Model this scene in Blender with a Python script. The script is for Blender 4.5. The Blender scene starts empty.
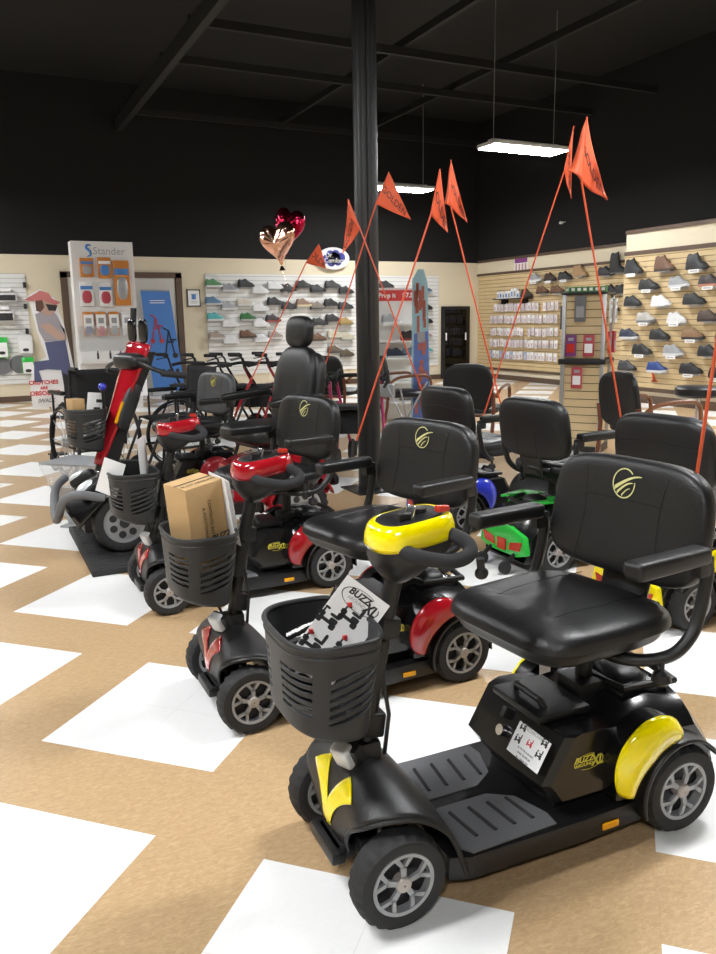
import bpy, bmesh, math, random
from mathutils import Vector, Matrix, Euler
random.seed(7)
PI = math.pi
col = bpy.context.scene.collection
V = Vector
R = math.radians
cos, sin = math.cos, math.sin

# ---------------------------------------------------------------- materials
def nodes(name):
    m = bpy.data.materials.new(name); m.use_nodes = True
    nt = m.node_tree; b = nt.nodes['Principled BSDF']
    return m, nt, b
def N(nt, t, **k):
    n = nt.nodes.new(t)
    for a, v in k.items():
        if a in n.inputs: n.inputs[a].default_value = v
        else: setattr(n, a, v)
    return n
def mat(name, c, rough=.5, metal=0, bump=0, bscale=300, coat=0, alpha=1, trans=0, vary=0, vscale=8, emit=0, spec=None):
    m, nt, b = nodes(name)
    b.inputs['Base Color'].default_value = (*c, 1)
    b.inputs['Roughness'].default_value = rough
    b.inputs['Metallic'].default_value = metal
    b.inputs['Coat Weight'].default_value = coat
    b.inputs['Coat Roughness'].default_value = .04
    b.inputs['Alpha'].default_value = alpha
    b.inputs['Transmission Weight'].default_value = trans
    if spec is not None: b.inputs['Specular IOR Level'].default_value = spec
    tc = N(nt, 'ShaderNodeTexCoord')
    if bump:
        n = N(nt, 'ShaderNodeTexNoise', Scale=bscale, Detail=3.0)
        nt.links.new(tc.outputs['Object'], n.inputs['Vector'])
        bp = N(nt, 'ShaderNodeBump', Strength=bump, Distance=.002)
        nt.links.new(n.outputs['Fac'], bp.inputs['Height'])
        nt.links.new(bp.outputs['Normal'], b.inputs['Normal'])
    if vary:
        n = N(nt, 'ShaderNodeTexNoise', Scale=vscale, Detail=4.0)
        nt.links.new(tc.outputs['Object'], n.inputs['Vector'])
        mx = N(nt, 'ShaderNodeMix', data_type='RGBA')
        mx.inputs['A'].default_value = (*[x*(1-vary) for x in c], 1)
        mx.inputs['B'].default_value = (*[min(1, x*(1+vary)) for x in c], 1)
        nt.links.new(n.outputs['Fac'], mx.inputs['Factor'])
        nt.links.new(mx.outputs['Result'], b.inputs['Base Color'])
    if emit:
        b.inputs['Emission Color'].default_value = (*c, 1); b.inputs['Emission Strength'].default_value = emit
    return m

M = {}
M['plastic'] = mat('black_plastic', (.0075, .0075, .008), .42, bump=.25, bscale=500)
M['gloss'] = mat('gloss_black_plastic', (.006, .006, .0065), .22, coat=.15, bump=.05, bscale=120)
M['basket'] = mat('basket_plastic', (.017, .018, .019), .5, bump=.2, bscale=400)
M['leather'] = mat('black_vinyl', (.0075, .0078, .0085), .42, bump=.35, bscale=160)
M['leather_grey'] = mat('grey_vinyl', (.05, .053, .058), .45, bump=.35, bscale=160)
M['fabric'] = mat('black_fabric', (.010, .010, .011), .9, bump=.5, bscale=400)
M['rubber'] = mat('tyre_rubber', (.017, .017, .018), .75, bump=.4, bscale=220)
M['foam'] = mat('grip_foam', (.02, .02, .022), .85, bump=.5, bscale=500)
M['rim'] = mat('grey_rim', (.33, .34, .35), .38, metal=.25, bump=.05)
M['cap'] = mat('hub_cap', (.42, .38, .35), .45, metal=.3)
M['pad'] = mat('grey_footpad', (.14, .143, .15), .7, bump=.5, bscale=600)
M['dark'] = mat('dark_steel', (.02, .02, .022), .4, metal=.5)
M['steel'] = mat('chrome_steel', (.65, .65, .67), .2, metal=1)
M['alu'] = mat('brushed_aluminium', (.5, .51, .52), .38, metal=.8)
M['yellow'] = mat('yellow_gloss_panel', (.95, .80, .0), .16, coat=.8)
M['red'] = mat('red_gloss_panel', (.36, .007, .014), .16, coat=.8)
M['redmetal'] = mat('red_painted_frame', (.33, .012, .02), .3, coat=.4)
M['pink'] = mat('magenta_painted_frame', (.42, .03, .12), .3, coat=.4)
M['green'] = mat('green_gloss_panel', (.03, .5, .06), .2, coat=.6)
M['blue'] = mat('blue_gloss_panel', (.02, .035, .45), .22, coat=.6)
M['amber'] = mat('amber_reflector', (.85, .38, .0), .25, coat=.3)
M['redlens'] = mat('red_reflector', (.5, .03, .015), .25, coat=.4)
M['logo'] = mat('yellow_lettering', (.62, .54, .06), .5)
M['logopale'] = mat('pale_yellow_stitching', (.66, .64, .28), .6)
M['white'] = mat('white_paper', (.82, .82, .82), .6)
M['whiteplastic'] = mat('white_plastic', (.72, .72, .71), .4)
M['ink'] = mat('black_ink', (.02, .02, .022), .6)
M['greyink'] = mat('grey_ink', (.3, .3, .31), .6)
M['redink'] = mat('red_ink', (.6, .04, .04), .6)
M['card'] = mat('cardboard', (.48, .31, .14), .8, bump=.2, bscale=60, vary=.06)
M['orange'] = mat('orange_pennant', (.66, .095, .028), .6, bump=.1, bscale=40)
M['pole'] = mat('orange_fibreglass', (.62, .085, .025), .45)
M['lens'] = mat('clear_lens', (.66, .68, .69), .15, metal=.1, bump=.6, bscale=90)
M['wood'] = mat('mahogany_wood', (.13, .035, .014), .35, coat=.3, vary=.3, vscale=20)
M['wood2'] = mat('walnut_wood', (.2, .075, .03), .35, coat=.3, vary=.3, vscale=20)
M['acrylic'] = mat('clear_acrylic', (.8, .82, .83), .08, alpha=.28)
M['greymetal'] = mat('grey_ribbed_metal', (.36, .37, .38), .4, metal=.6)
M['bluetone'] = mat('blue_print', (.06, .2, .5), .55)
M['brown'] = mat('brown_trim', (.10, .062, .040), .5, vary=.15, vscale=12)
M['cream'] = mat('cream_wall_paint', (.70, .62, .46), .75, bump=.08, bscale=60)
M['blackpaint'] = mat('black_ceiling_paint', (.0038, .0037, .0037), .85, bump=.3, bscale=30)
M['beam'] = mat('black_beam_paint', (.006, .006, .006), .7, bump=.3, bscale=30)
M['polepaint'] = mat('black_column_paint', (.010, .010, .0105), .38, bump=.2, bscale=30)
M['slatwood'] = mat('maple_slatwall', (.62, .47, .26), .5, vary=.1, vscale=5)
M['slatback'] = mat('slatwall_groove', (.12, .08, .04), .8)
M['slatwhite'] = mat('white_slatwall', (.74, .74, .72), .45)
M['slatwhiteback'] = mat('white_slatwall_groove', (.34, .34, .33), .8)
M['doorpaint'] = mat('door_paint', (.62, .60, .55), .5)
M['mirror'] = mat('mirror_glass', (.035, .035, .035), .03, metal=1)

# ---------------------------------------------------------------- mesh builder
def frame(d):
    d = V(d).normalized()
    a = V((0, 0, 1)) if abs(d.z) < .95 else V((1, 0, 0))
    u = d.cross(a).normalized(); w = d.cross(u).normalized()
    return u, w
class MB:
    def __init__(s): s.bm = bmesh.new()
    def box(s, c, sz, rot=(0, 0, 0), bev=0, seg=2):
        b2 = bmesh.new(); bmesh.ops.create_cube(b2, size=1)
        for v in b2.verts: v.co = V((v.co.x*sz[0], v.co.y*sz[1], v.co.z*sz[2]))
        if bev: bmesh.ops.bevel(b2, geom=list(b2.edges), offset=min(bev, min(sz)*.49), segments=seg, affect='EDGES', profile=.6)
        m = rot if isinstance(rot, Matrix) else Euler(rot).to_matrix()
        for v in b2.verts: v.co = m @ v.co + V(c)
        s._merge(b2); return s
    def _merge(s, b2):
        mp = {v: s.bm.verts.new(v.co) for v in b2.verts}
        for f in b2.faces:
            try: s.bm.faces.new([mp[v] for v in f.verts])
            except ValueError: pass
        b2.free()
    def loft(s, rings, cap=True, closed=True):
        rv = [[s.bm.verts.new(p) for p in r] for r in rings]
        n = len(rings[0])
        for a, b in zip(rv, rv[1:]):
            for i in range(n if closed else n-1):
                j = (i+1) % n
                try: s.bm.faces.new((a[i], a[j], b[j], b[i]))
                except ValueError: pass
        if cap:
            for r in (rv[0], rv[-1]):
                try: s.bm.faces.new(r)
                except ValueError: pass
        return s
    def cyl(s, p0, p1, r0, r1=None, n=16, cap=True):
        p0, p1 = V(p0), V(p1); r1 = r0 if r1 is None else r1
        u, w = frame(p1-p0)
        return s.loft([[p+(u*cos(2*PI*i/n)+w*sin(2*PI*i/n))*r for i in range(n)] for p, r in ((p0, r0), (p1, r1))], cap)
    def tube(s, pts, r, n=10, closed=False, smooth=0):
        P = [V(p) for p in pts]
        for _ in range(smooth):
            Q = [P[0]] if not closed else []
            for i in range(len(P)-(0 if closed else 1)):
                a, b = P[i], P[(i+1) % len(P)]
                Q += [a*.75+b*.25, a*.25+b*.75]
            if not closed: Q.append(P[-1])
            P = Q
        m = len(P); rings = []; u = None
        for i in range(m):
            a = P[i-1] if (i or closed) else P[0]; b = P[(i+1) % m] if (i < m-1 or closed) else P[-1]
            d = (b-a).normalized()
            if u is None: u, _ = frame(d)
            u = (u-d*u.dot(d)).normalized(); w = d.cross(u)
            rr = r(i/(m-1)) if callable(r) else r
            rings.append([P[i]+(u*cos(2*PI*k/n)+w*sin(2*PI*k/n))*rr for k in range(n)])
        if closed: rings.append(rings[0])
        return s.loft(rings, not closed)
    def lathe(s, prof, o=(0, 0, 0), ax=(0, 0, 1), n=32, mod=None, cap=True):
        o = V(o); d = V(ax).normalized(); u, w = frame(d)
        rings = []
        for k, (r, h) in enumerate(prof):
            rings.append([o+d*h+(u*cos(2*PI*i/n)+w*sin(2*PI*i/n))*(r+(mod(k, i) if mod else 0)) for i in range(n)])
        return s.loft(rings, cap)
    def prism(s, pts, t, Mx=None, bev=0):
        b2 = bmesh.new()
        a = [b2.verts.new((p[0], p[1], 0)) for p in pts]; b = [b2.verts.new((p[0], p[1], t)) for p in pts]
        n = len(pts)
        b2.faces.new(a[::-1]); b2.faces.new(b)
        for i in range(n): b2.faces.new((a[i], a[(i+1) % n], b[(i+1) % n], b[i]))
        bmesh.ops.recalc_face_normals(b2, faces=b2.faces)
        if bev: bmesh.ops.bevel(b2, geom=list(b2.edges), offset=bev, segments=2, affect='EDGES', profile=.6)
        if Mx is not None:
            for v in b2.verts: v.co = Mx @ v.co
        s._merge(b2); return s
    def sq(s, c, abc, nv=3, nh=4, rot=None, fn=None, nu=48, nl=20):
        def sp(x, e): return math.copysign(abs(x)**(2/e), x)
        rings = []
        for j in range(1, nl):
            ph = -PI/2+PI*j/nl; z = sp(sin(ph), nv); q = abs(cos(ph))**(2/nv)
            ring = []
            for i in range(nu):
                th = 2*PI*i/nu
                p = V((abc[0]*q*sp(cos(th), nh), abc[1]*q*sp(sin(th), nh), abc[2]*z))
                if fn: p = fn(p)
                if rot is not None: p = rot @ p
                ring.append(p+V(c))
            rings.append(ring)
        return s.loft(rings, True)
    def grid(s, f, nu, nv, skip=None):
        vs = [[s.bm.verts.new(f(i/nu, j/nv)) for j in range(nv+1)] for i in range(nu+1)]
        for i in range(nu):
            for j in range(nv):
                if skip and skip((i+.5)/nu, (j+.5)/nv): continue
                s.bm.faces.new((vs[i][j], vs[i+1][j], vs[i+1][j+1], vs[i][j+1]))
        return s
    def quad(s, *p):
        s.bm.faces.new([s.bm.verts.new(q) for q in p]); return s
    def build(s, name, m, parent=None, solid=0, recalc=True, ang=38):
        bm = s.bm
        if recalc: bmesh.ops.recalc_face_normals(bm, faces=bm.faces)
        for v in [v for v in bm.verts if not v.link_faces]: bm.verts.remove(v)
        for f in bm.faces: f.smooth = True
        for e in bm.edges:
            if len(e.link_faces) == 2 and e.calc_face_angle(0) > R(ang): e.smooth = False
        me = bpy.data.meshes.new(name); bm.to_mesh(me); bm.free()
        o = bpy.data.objects.new(name, me); col.objects.link(o)
        if m is not None: me.materials.append(M[m] if isinstance(m, str) else m)
        if parent: o.parent = parent
        if solid:
            md = o.modifiers.new('shell', 'SOLIDIFY'); md.thickness = solid; md.offset = 0
        return o
def tag(o, label, cat, group=None, kind=None):
    if label: o['label'] = label
    if cat: o['category'] = cat
    if group: o['group'] = group
    if kind: o['kind'] = kind
    return o
def thing(name, label, cat, loc=(0, 0, 0), rz=0, group=None):
    o = bpy.data.objects.new(name, None); o.empty_display_size = .1; col.objects.link(o)
    o.location = loc; o.rotation_euler = (0, 0, rz)
    return tag(o, label, cat, group)
def struct(o): o['kind'] = 'structure'; return o
def copy_tree(o, parent=None):
    c = o.copy(); col.objects.link(c)
    if parent: c.parent = parent
    for ch in [x for x in o.children]: copy_tree(ch, c)
    return c
def text(name, s, size, m, parent, Mx, ext=.0006, shear=0, bold=0, align='CENTER', sx=1):
    cu = bpy.data.curves.new('tmp', 'FONT'); cu.body = s; cu.size = size; cu.extrude = ext
    cu.align_x = align; cu.align_y = 'CENTER'; cu.shear = shear; cu.offset = bold; cu.resolution_u = 3
    t = bpy.data.objects.new('tmp', cu); col.objects.link(t)
    dg = bpy.context.evaluated_depsgraph_get()
    me = bpy.data.meshes.new_from_object(t.evaluated_get(dg))
    bpy.data.objects.remove(t); bpy.data.curves.remove(cu)
    S = Matrix.Diagonal((sx, 1, 1, 1))
    me.transform(Mx @ S); me.materials.clear(); me.materials.append(M[m])
    o = bpy.data.objects.new(name, me); col.objects.link(o)
    if parent: o.parent = parent
    return o
def axes(o, x, y):
    """matrix with local x->x, y->y, z->x cross y, origin o"""
    x = V(x).normalized(); y = V(y); y = (y-x*y.dot(x)).normalized(); z = x.cross(y)
    return Matrix(((x.x, y.x, z.x, o[0]), (x.y, y.y, z.y, o[1]), (x.z, y.z, z.z, o[2]), (0, 0, 0, 1)))
# ---------------------------------------------------------------- camera
F_PX = 789.895; PIT = .196882; ROL = .0161892; HC = 1.29562; YAW = R(26)
fh = V((sin(YAW), cos(YAW), 0)); rh = V((cos(YAW), -sin(YAW), 0))
fwd = fh*cos(PIT)+V((0, 0, -sin(PIT))); up0 = fh*sin(PIT)+V((0, 0, cos(PIT)))
rt = rh*cos(ROL)-up0*sin(ROL); up = rh*sin(ROL)+up0*cos(ROL)
cam = bpy.data.cameras.new('camera'); co = bpy.data.objects.new('camera', cam); col.objects.link(co)
co.matrix_world = Matrix(((rt.x, up.x, -fwd.x, 0), (rt.y, up.y, -fwd.y, 0), (rt.z, up.z, -fwd.z, HC), (0, 0, 0, 1)))
cam.sensor_fit = 'HORIZONTAL'; cam.sensor_width = 36; cam.lens = 36*F_PX/716; cam.clip_start = .05; cam.clip_end = 100
sc = bpy.context.scene; sc.camera = co
sc.view_settings.view_transform = 'Standard'; sc.view_settings.look = 'None'; sc.view_settings.gamma = 1
sc.view_settings.use_curve_mapping = False; sc.view_settings.exposure = 0.0
w = bpy.data.worlds.new('world'); sc.world = w; w.use_nodes = True
w.node_tree.nodes['Background'].inputs[0].default_value = (.5, .55, .6, 1)
w.node_tree.nodes['Background'].inputs[1].default_value = .02

# ---------------------------------------------------------------- setting
XR, XP, YB, XL, YF, ZC = 10.17, 9.05, 14.73, -6.0, -5.0, 5.3
def floor_material():
    m, nt, b = nodes('checkered_vinyl_tile')
    L = nt.links.new
    tc = N(nt, 'ShaderNodeTexCoord')
    mp = N(nt, 'ShaderNodeMapping')
    a = R(44.34)
    mp.inputs['Rotation'].default_value = (0, 0, a); mp.inputs['Location'].default_value = (.7756, -1.5556, 0)
    L(tc.outputs['Object'], mp.inputs['Vector'])
    sx = N(nt, 'ShaderNodeSeparateXYZ'); L(mp.outputs['Vector'], sx.inputs[0])
    def math_(op, a_, b_=None, c_=None):
        n = N(nt, 'ShaderNodeMath', operation=op)
        for i, q in enumerate((a_, b_, c_)):
            if q is None: continue
            if isinstance(q, (int, float)): n.inputs[i].default_value = q
            else: L(q, n.inputs[i])
        return n.outputs[0]
    P = .9144
    u = math_('FLOORED_MODULO', sx.outputs['X'], P); v = math_('FLOORED_MODULO', math_('SUBTRACT', sx.outputs['Y'], .3048), P)
    wu = math_('LESS_THAN', u, .6096); wv = math_('LESS_THAN', v, .6096)
    white = math_('MULTIPLY', wu, wv)
    # seams between single tiles
    def seam(q):
        t = math_('FLOORED_MODULO', q, .3048)
        return math_('MINIMUM', t, math_('SUBTRACT', .3048, t))
    se = math_('LESS_THAN', math_('MINIMUM', seam(sx.outputs['X']), seam(sx.outputs['Y'])), .0008)
    # flecks run one way in each tile
    mp2 = N(nt, 'ShaderNodeMapping'); mp2.inputs['Scale'].default_value = (45, 120, 1); mp2.inputs['Rotation'].default_value = (0, 0, R(25))
    L(tc.outputs['Object'], mp2.inputs['Vector'])
    nz = N(nt, 'ShaderNodeTexNoise', Scale=1.0, Detail=5.0, Roughness=.6, Distortion=1.2); L(mp2.outputs['Vector'], nz.inputs['Vector'])
    cr = N(nt, 'ShaderNodeValToRGB'); L(nz.outputs['Fac'], cr.inputs['Fac'])
    e = cr.color_ramp.elements
    e[0].position = .3; e[0].color = (.40, .265, .14, 1); e[1].position = .72; e[1].color = (.56, .395, .225, 1)
    x = cr.color_ramp.elements.new(.5); x.color = (.465, .315, .17, 1)
    cw = N(nt, 'ShaderNodeValToRGB'); L(nz.outputs['Fac'], cw.inputs['Fac'])
    cw.color_ramp.elements[0].color = (.80, .80, .79, 1); cw.color_ramp.elements[1].color = (.88, .88, .87, 1)
    mx = N(nt, 'ShaderNodeMix', data_type='RGBA'); L(white, mx.inputs['Factor']); L(cr.outputs[0], mx.inputs['A']); L(cw.outputs[0], mx.inputs['B'])
    ms = N(nt, 'ShaderNodeMix', data_type='RGBA'); L(math_('MULTIPLY', se, .22), ms.inputs['Factor']); L(mx.outputs['Result'], ms.inputs['A'])
    ms.inputs['B'].default_value = (.25, .18, .1, 1)
    L(ms.outputs['Result'], b.inputs['Base Color'])
    b.inputs['Roughness'].default_value = .3; b.inputs['Specular IOR Level'].default_value = .45
    n3 = N(nt, 'ShaderNodeTexNoise', Scale=9.0, Detail=2.0); L(tc.outputs['Object'], n3.inputs['Vector'])
    bp = N(nt, 'ShaderNodeBump', Strength=.05, Distance=.01); L(n3.outputs['Fac'], bp.inputs['Height']); L(bp.outputs['Normal'], b.inputs['Normal'])
    return m
def wallbox(name, c, s, m): return struct(MB().box(c, s).build(name, m))
struct(MB().box(((XL+XR)/2, (YF+YB)/2, -.05), (XR-XL+.4, YB-YF+.4, .1)).build('floor', floor_material()))
wallbox('ceiling', ((XL+XR)/2, (YF+YB)/2, ZC+.05), (XR-XL+.4, YB-YF+.4, .1), 'blackpaint')
def wall(name, cx, cy, sx, sy, split=2.45):
    a = struct(MB().box((cx, cy, split/2), (sx, sy, split)).build(name, 'cream'))
    b = MB().box((cx, cy, (split+ZC)/2), (sx, sy, ZC-split)).build('black_upper_wall', 'blackpaint', a)
    return a
wb = wall('wall_back', (XL+XR)/2, YB+.1, XR-XL+.4, .2)
wr = wall('wall_right', XR+.1, (YF+YB)/2, .2, YB-YF)
wl = wall('wall_left', XL-.1, (YF+YB)/2, .2, YB-YF)
wf = wall('wall_front', (XL+XR)/2, YF-.1, XR-XL+.4, .2)
wp = struct(MB().box(((XP+XR)/2, (9.25+YF)/2, 2.5/2), (XR-XP, 9.25-YF, 2.5)).build('wall_projecting', 'cream'))
wallbox('baseboard_back', ((XL+XR)/2, YB-.006, .05), (XR-XL, .012, .1), 'brown')
wallbox('baseboard_right', (XR-.006, (9.25+YB)/2, .05), (.012, YB-9.25, .1), 'brown')
wallbox('baseboard_projecting', (XP-.006, (YF+9.25)/2, .06), (.012, 9.25-YF, .12), 'brown')
wallbox('trim_1', (XR-.012, (9.25+YB)/2, 2.47), (.024, YB-9.25, .05), 'brown')
wallbox('trim_2', (XR-.015, (9.25+YB)/2, 2.19), (.03, YB-9.25, .05), 'brown')
wallbox('trim_3', (XR-.015, (9.25+YB)/2, .215), (.03, YB-9.25, .05), 'brown')
wallbox('trim_4', (XP-.012, (YF+9.25)/2, 2.5), (.024, 9.25-YF, .05), 'brown')
wallbox('trim_5', (XP-.015, (YF+9.25)/2, 2.19), (.03, 9.25-YF, .06), 'brown')
wallbox('trim_6', (XP-.015, (YF+9.25)/2, .205), (.03, 9.25-YF, .06), 'brown')
def slat(name, p0, p1, z0, z1, n, m, mb, label, pitch=.0762, t=.018):
    """slatwall panel from p0 to p1 standing off the wall along n"""
    p0, p1, n = V((*p0, 0)), V((*p1, 0)), V((*n, 0)); d = (p1-p0); L = d.length; ang = math.atan2(d.y, d.x)
    a = MB(); k = 0; z = z0
    while z < z1-.01:
        h = min(pitch-.008, z1-z)
        a.box(((p0+p1)/2+n*(t/2+.006)+V((0, 0, z+h/2))), (L, t, h), (0, 0, ang)); z += pitch
    o = a.build(name, m)
    tag(o, label, 'slatwall')
    MB().box(((p0+p1)/2+n*.003+V((0, 0, (z0+z1)/2))), (L, .006, z1-z0), (0, 0, ang)).build('backing_board', mb, o)
    return o
slat('slatwall_panel', (XR, 14.69), (XR, 9.26), .24, 2.165, (-1, 0), 'slatwood', 'slatback', 'maple slatwall panel on the recessed right wall, holding packets and boots')
slat('slatwall_panel', (XP, 9.24), (XP, 4.0), .235, 2.16, (-1, 0), 'slatwood', 'slatback', 'maple slatwall panel full of shoes on the projecting right wall')
slat('slatwall_panel', (9.15, YB), (4.1, YB), .3, 2.165, (0, -1), 'slatwhite', 'slatwhiteback', 'white slatwall panel with rows of shoes on the back wall')
slat('slatwall_panel', (1.02, YB), (-.6, YB), .31, 2.14, (0, -1), 'slatwhite', 'slatwhiteback', 'white slatwall panel with boxed goods at the far left')
# door
dr = struct(MB().box((2.6, YB-.02, 1.04), (1.84, .03, 2.08)).build('door_1', 'doorpaint'))
fr = MB()
for x in (1.63, 3.60): fr.box((x, YB-.03, 1.08), (.11, .06, 2.17))
fr.box((2.615, YB-.03, 2.13), (2.08, .06, .1)); fr.build('door_frame', 'brown', dr)
# beams and roof deck
bmm = MB(); bmm.box((2.72, 5, 4.6), (.10, 19.4, .2)); struct(bmm.build('beam_1', 'beam'))
for i, y in enumerate((5.6, 9.85, 11.3, 14.2)):
    struct(MB().box((6.4, y, 4.74), (7.4, .06, .1)).build('trim_%d' % (7+i), 'beam'))
for i, x in enumerate((5.6, 7.3)):
    struct(MB().box((x, 5, 4.86), (.06, 19.4, .1)).build('trim_%d' % (11+i), 'beam'))
# column
cl = thing('column', 'round black steel column with square base plate in the middle of the showroom', 'column', (2.71, 5.35, 0)); cl['kind'] = 'structure'
MB().cyl((0, 0, .012), (0, 0, ZC), .086, n=40).build('shaft', 'polepaint', cl)
MB().box((0, 0, .006), (.34, .34, .012)).build('base_plate', 'polepaint', cl)
cd = MB(); cd.tube([(-.02, -.1, 1.0), (-.02, -.1, 5.4)], .012, 8); cd.build('conduit', 'polepaint', cl)

# lamps
M['lamp'] = mat('lit_diffuser', (.98, .99, 1), .5, emit=90)
def lamp(loc, label):
    t = thing('pendant_light', label, 'light', loc, 0, 'hanging panel lights')
    MB().box((0, 0, .03), (1.24, .42, .05), bev=.01).box((0, 0, .075), (1.1, .12, .05), bev=.01).build('housing', 'whiteplastic', t)
    d = MB().box((0, 0, 0), (1.2, .38, .01)).build('diffuser', 'lamp', t)
    for x in (-.5, .5): MB().tube([(x, 0, .08), (x, 0, ZC-loc[2]-.01)], .005, 6).build('hanging_cable', 'alu', t)
    return t
LL = [((7.03, 9.15, 3.5), 'lit white pendant panel light, the nearer one hanging above the orange flags'),
      ((7.1, 12.75, 3.52), 'lit white pendant panel light, the farther one half behind the black column')]
l0 = None
for i, (p, lb) in enumerate(LL): lamp(p, lb)
for p in [(8.2, 5.5, 3.5), (-1.6, 9.1, 3.5), (-1.6, 5.5, 3.5), (-1.2, 12.6, 3.5), (3.0, 1.9, 3.5), (-1.2, 1.9, 3.5), (-1.2, -1.7, 3.5), (7, 1.9, 3.5)]:
    lamp(p, 'lit white pendant panel light hanging outside the picture')
# ---------------------------------------------------------------- travel scooter
_mesh_cache = {}
def wheel(parent, c, r, w, spokes=5, tyre='rubber', name='wheel', hubm='cap', rimm='rim', steer=0, style='Y'):
    key = (round(r, 3), round(w, 3), spokes, style, rimm, hubm)
    def link(nm, me, par, m=None):
        o = bpy.data.objects.new(nm, me); col.objects.link(o); o.parent = par; return o
    if key not in _mesh_cache:
        prof = [(r*.66, -w*.42), (r*.78, -w*.5), (r*.92, -w*.47), (r*.985, -w*.33), (r, -w*.15), (r, w*.15), (r*.985, w*.33), (r*.92, w*.47), (r*.78, w*.5), (r*.66, w*.42)]
        def tread(k, i):
            if k in (3, 6): return .018*r*(1 if i % 4 < 2 else -1)
            if k in (4, 5): return .018*r*(1 if (i+(k == 5)*2) % 4 < 2 else -1)
            return 0
        tb = MB().lathe(prof, (0, 0, 0), (0, 1, 0), 96, tread, cap=False).build('tyre', tyre)
        rb = MB()
        for s in (-1, 1):
            rb.lathe([(r*.60, s*w*.30), (r*.60, s*w*.44), (r*.67, s*w*.46), (r*.69, s*w*.40), (r*.66, s*w*.3)], (0, 0, 0), (0, 1, 0), 48, cap=False)
            y0, y1 = s*w*.30, s*w*.41
            if style == 'holes':
                rb.lathe([(r*.16, y0), (r*.16, y1), (r*.62, y1*.98)], (0, 0, 0), (0, 1, 0), 48, cap=False)
            else:
                for k in range(spokes):
                    a = 2*PI*k/spokes+.3
                    def pt(rr, an, y): return V((rr*cos(an), y, rr*sin(an)))
                    def bar(r0, a0, r1, a1, wd0, wd1):
                        p, q = pt(r0, a0, 0), pt(r1, a1, 0); d = (q-p).normalized(); n = V((-d.z, 0, d.x))
                        ring = lambda pp, wd, yy: [pp+n*wd+V((0, yy, 0)), pp-n*wd+V((0, yy, 0))]
                        A = ring(p, wd0, y0)+ring(p, wd0, y1)[::-1]; B = ring(q, wd1, y0)+ring(q, wd1, y1)[::-1]
                        rb.loft([A, B])
                    if style == 'Y':
                        bar(r*.12, a, r*.40, a, r*.05, r*.065)
                        bar(r*.36, a+.02, r*.63, a+.30, r*.035, r*.05); bar(r*.36, a-.02, r*.63, a-.30, r*.035, r*.05)
                    else:
                        bar(r*.12, a, r*.63, a, r*.075, r*.06)
        rb.lathe([(r*.6, -w*.3), (r*.6, w*.3)], (0, 0, 0), (0, 1, 0), 40, cap=False)
        rm = rb.build('rim', rimm)
        db = MB().lathe([(r*.61, -w*.12), (r*.61, w*.12)], (0, 0, 0), (0, 1, 0), 32).build('hub', 'dark')
        cp = MB()
        for s in (-1, 1): cp.lathe([(r*.17, 0), (r*.17, s*w*.44), (r*.14, s*w*.49), (r*.02, s*w*.5)], (0, 0, 0), (0, 1, 0), 20, cap=False)
        if style == 'holes':
            for s in (-1, 1):
                for k in range(7):
                    a = 2*PI*k/7; cp.cyl((r*.4*cos(a), 0, r*.4*sin(a)), (r*.4*cos(a), s*w*.42, r*.4*sin(a)), r*.125, n=14)
        bmesh.ops.remove_doubles(cp.bm, verts=cp.bm.verts, dist=.0001)
        cc = cp.build('hub_cap', 'ink' if style == 'holes' else hubm)
        _mesh_cache[key] = [o.data for o in (tb, rm, db, cc)]
        for o in (tb, rm, db, cc): bpy.data.objects.remove(o)
    t, rm, db, cc = _mesh_cache[key]
    o = link(name, t, parent); o.location = c; o.rotation_euler = (0, .4*c[0], steer)
    link('rim', rm, o); link('hub', db, o); link('hub_cap', cc, o)
    return o

def shell_fn():
    C = [(-.066, .108), (-.080, .15), (-.076, .21), (-.055, .262), (-.018, .292), (.03, .29), (.10, .235), (.18, .12)]
    E_ = [(-.06, .065, .105), (-.07, .075, .145), (-.075, .108, .19), (-.07, .16, .228), (-.02, .195, .25), (.05, .21, .242), (.12, .214, .185), (.165, .21, .075)]
    n = len(C)-1
    def S(t, s, off=0):
        k = min(int(t*n), n-1); f = t*n-k
        def cr(arr, d):
            p0 = arr[max(k-1, 0)][d]; p1 = arr[k][d]; p2 = arr[k+1][d]; p3 = arr[min(k+2, n)][d]
            return .5*((2*p1)+(-p0+p2)*f+(2*p0-5*p1+4*p2-p3)*f*f+(-p0+3*p1-3*p2+p3)*f**3)
        a = abs(s); sg = 1 if s >= 0 else -1
        cx, cz = cr(C, 0), cr(C, 1); ex, ey, ez = cr(E_, 0), cr(E_, 1), cr(E_, 2)
        x = cx+(ex-cx)*a**1.6; y = ey*a; z = cz+(ez-cz)*a**2.2
        return V((x, sg*y, z))
    def Sn(t, s, off):
        e = .01
        p = S(t, s); du = S(min(t+e, 1), s)-S(max(t-e, 0), s); dv = S(t, s+e)-S(t, s-e)
        nn = du.cross(dv); nn = nn.normalized() if nn.length else V((0, 0, 1))
        if nn.z < 0 and nn.x > 0 or nn.z < -.2: nn = -nn
        return p+nn*off
    return S, Sn
SH, SHN = shell_fn()

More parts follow.
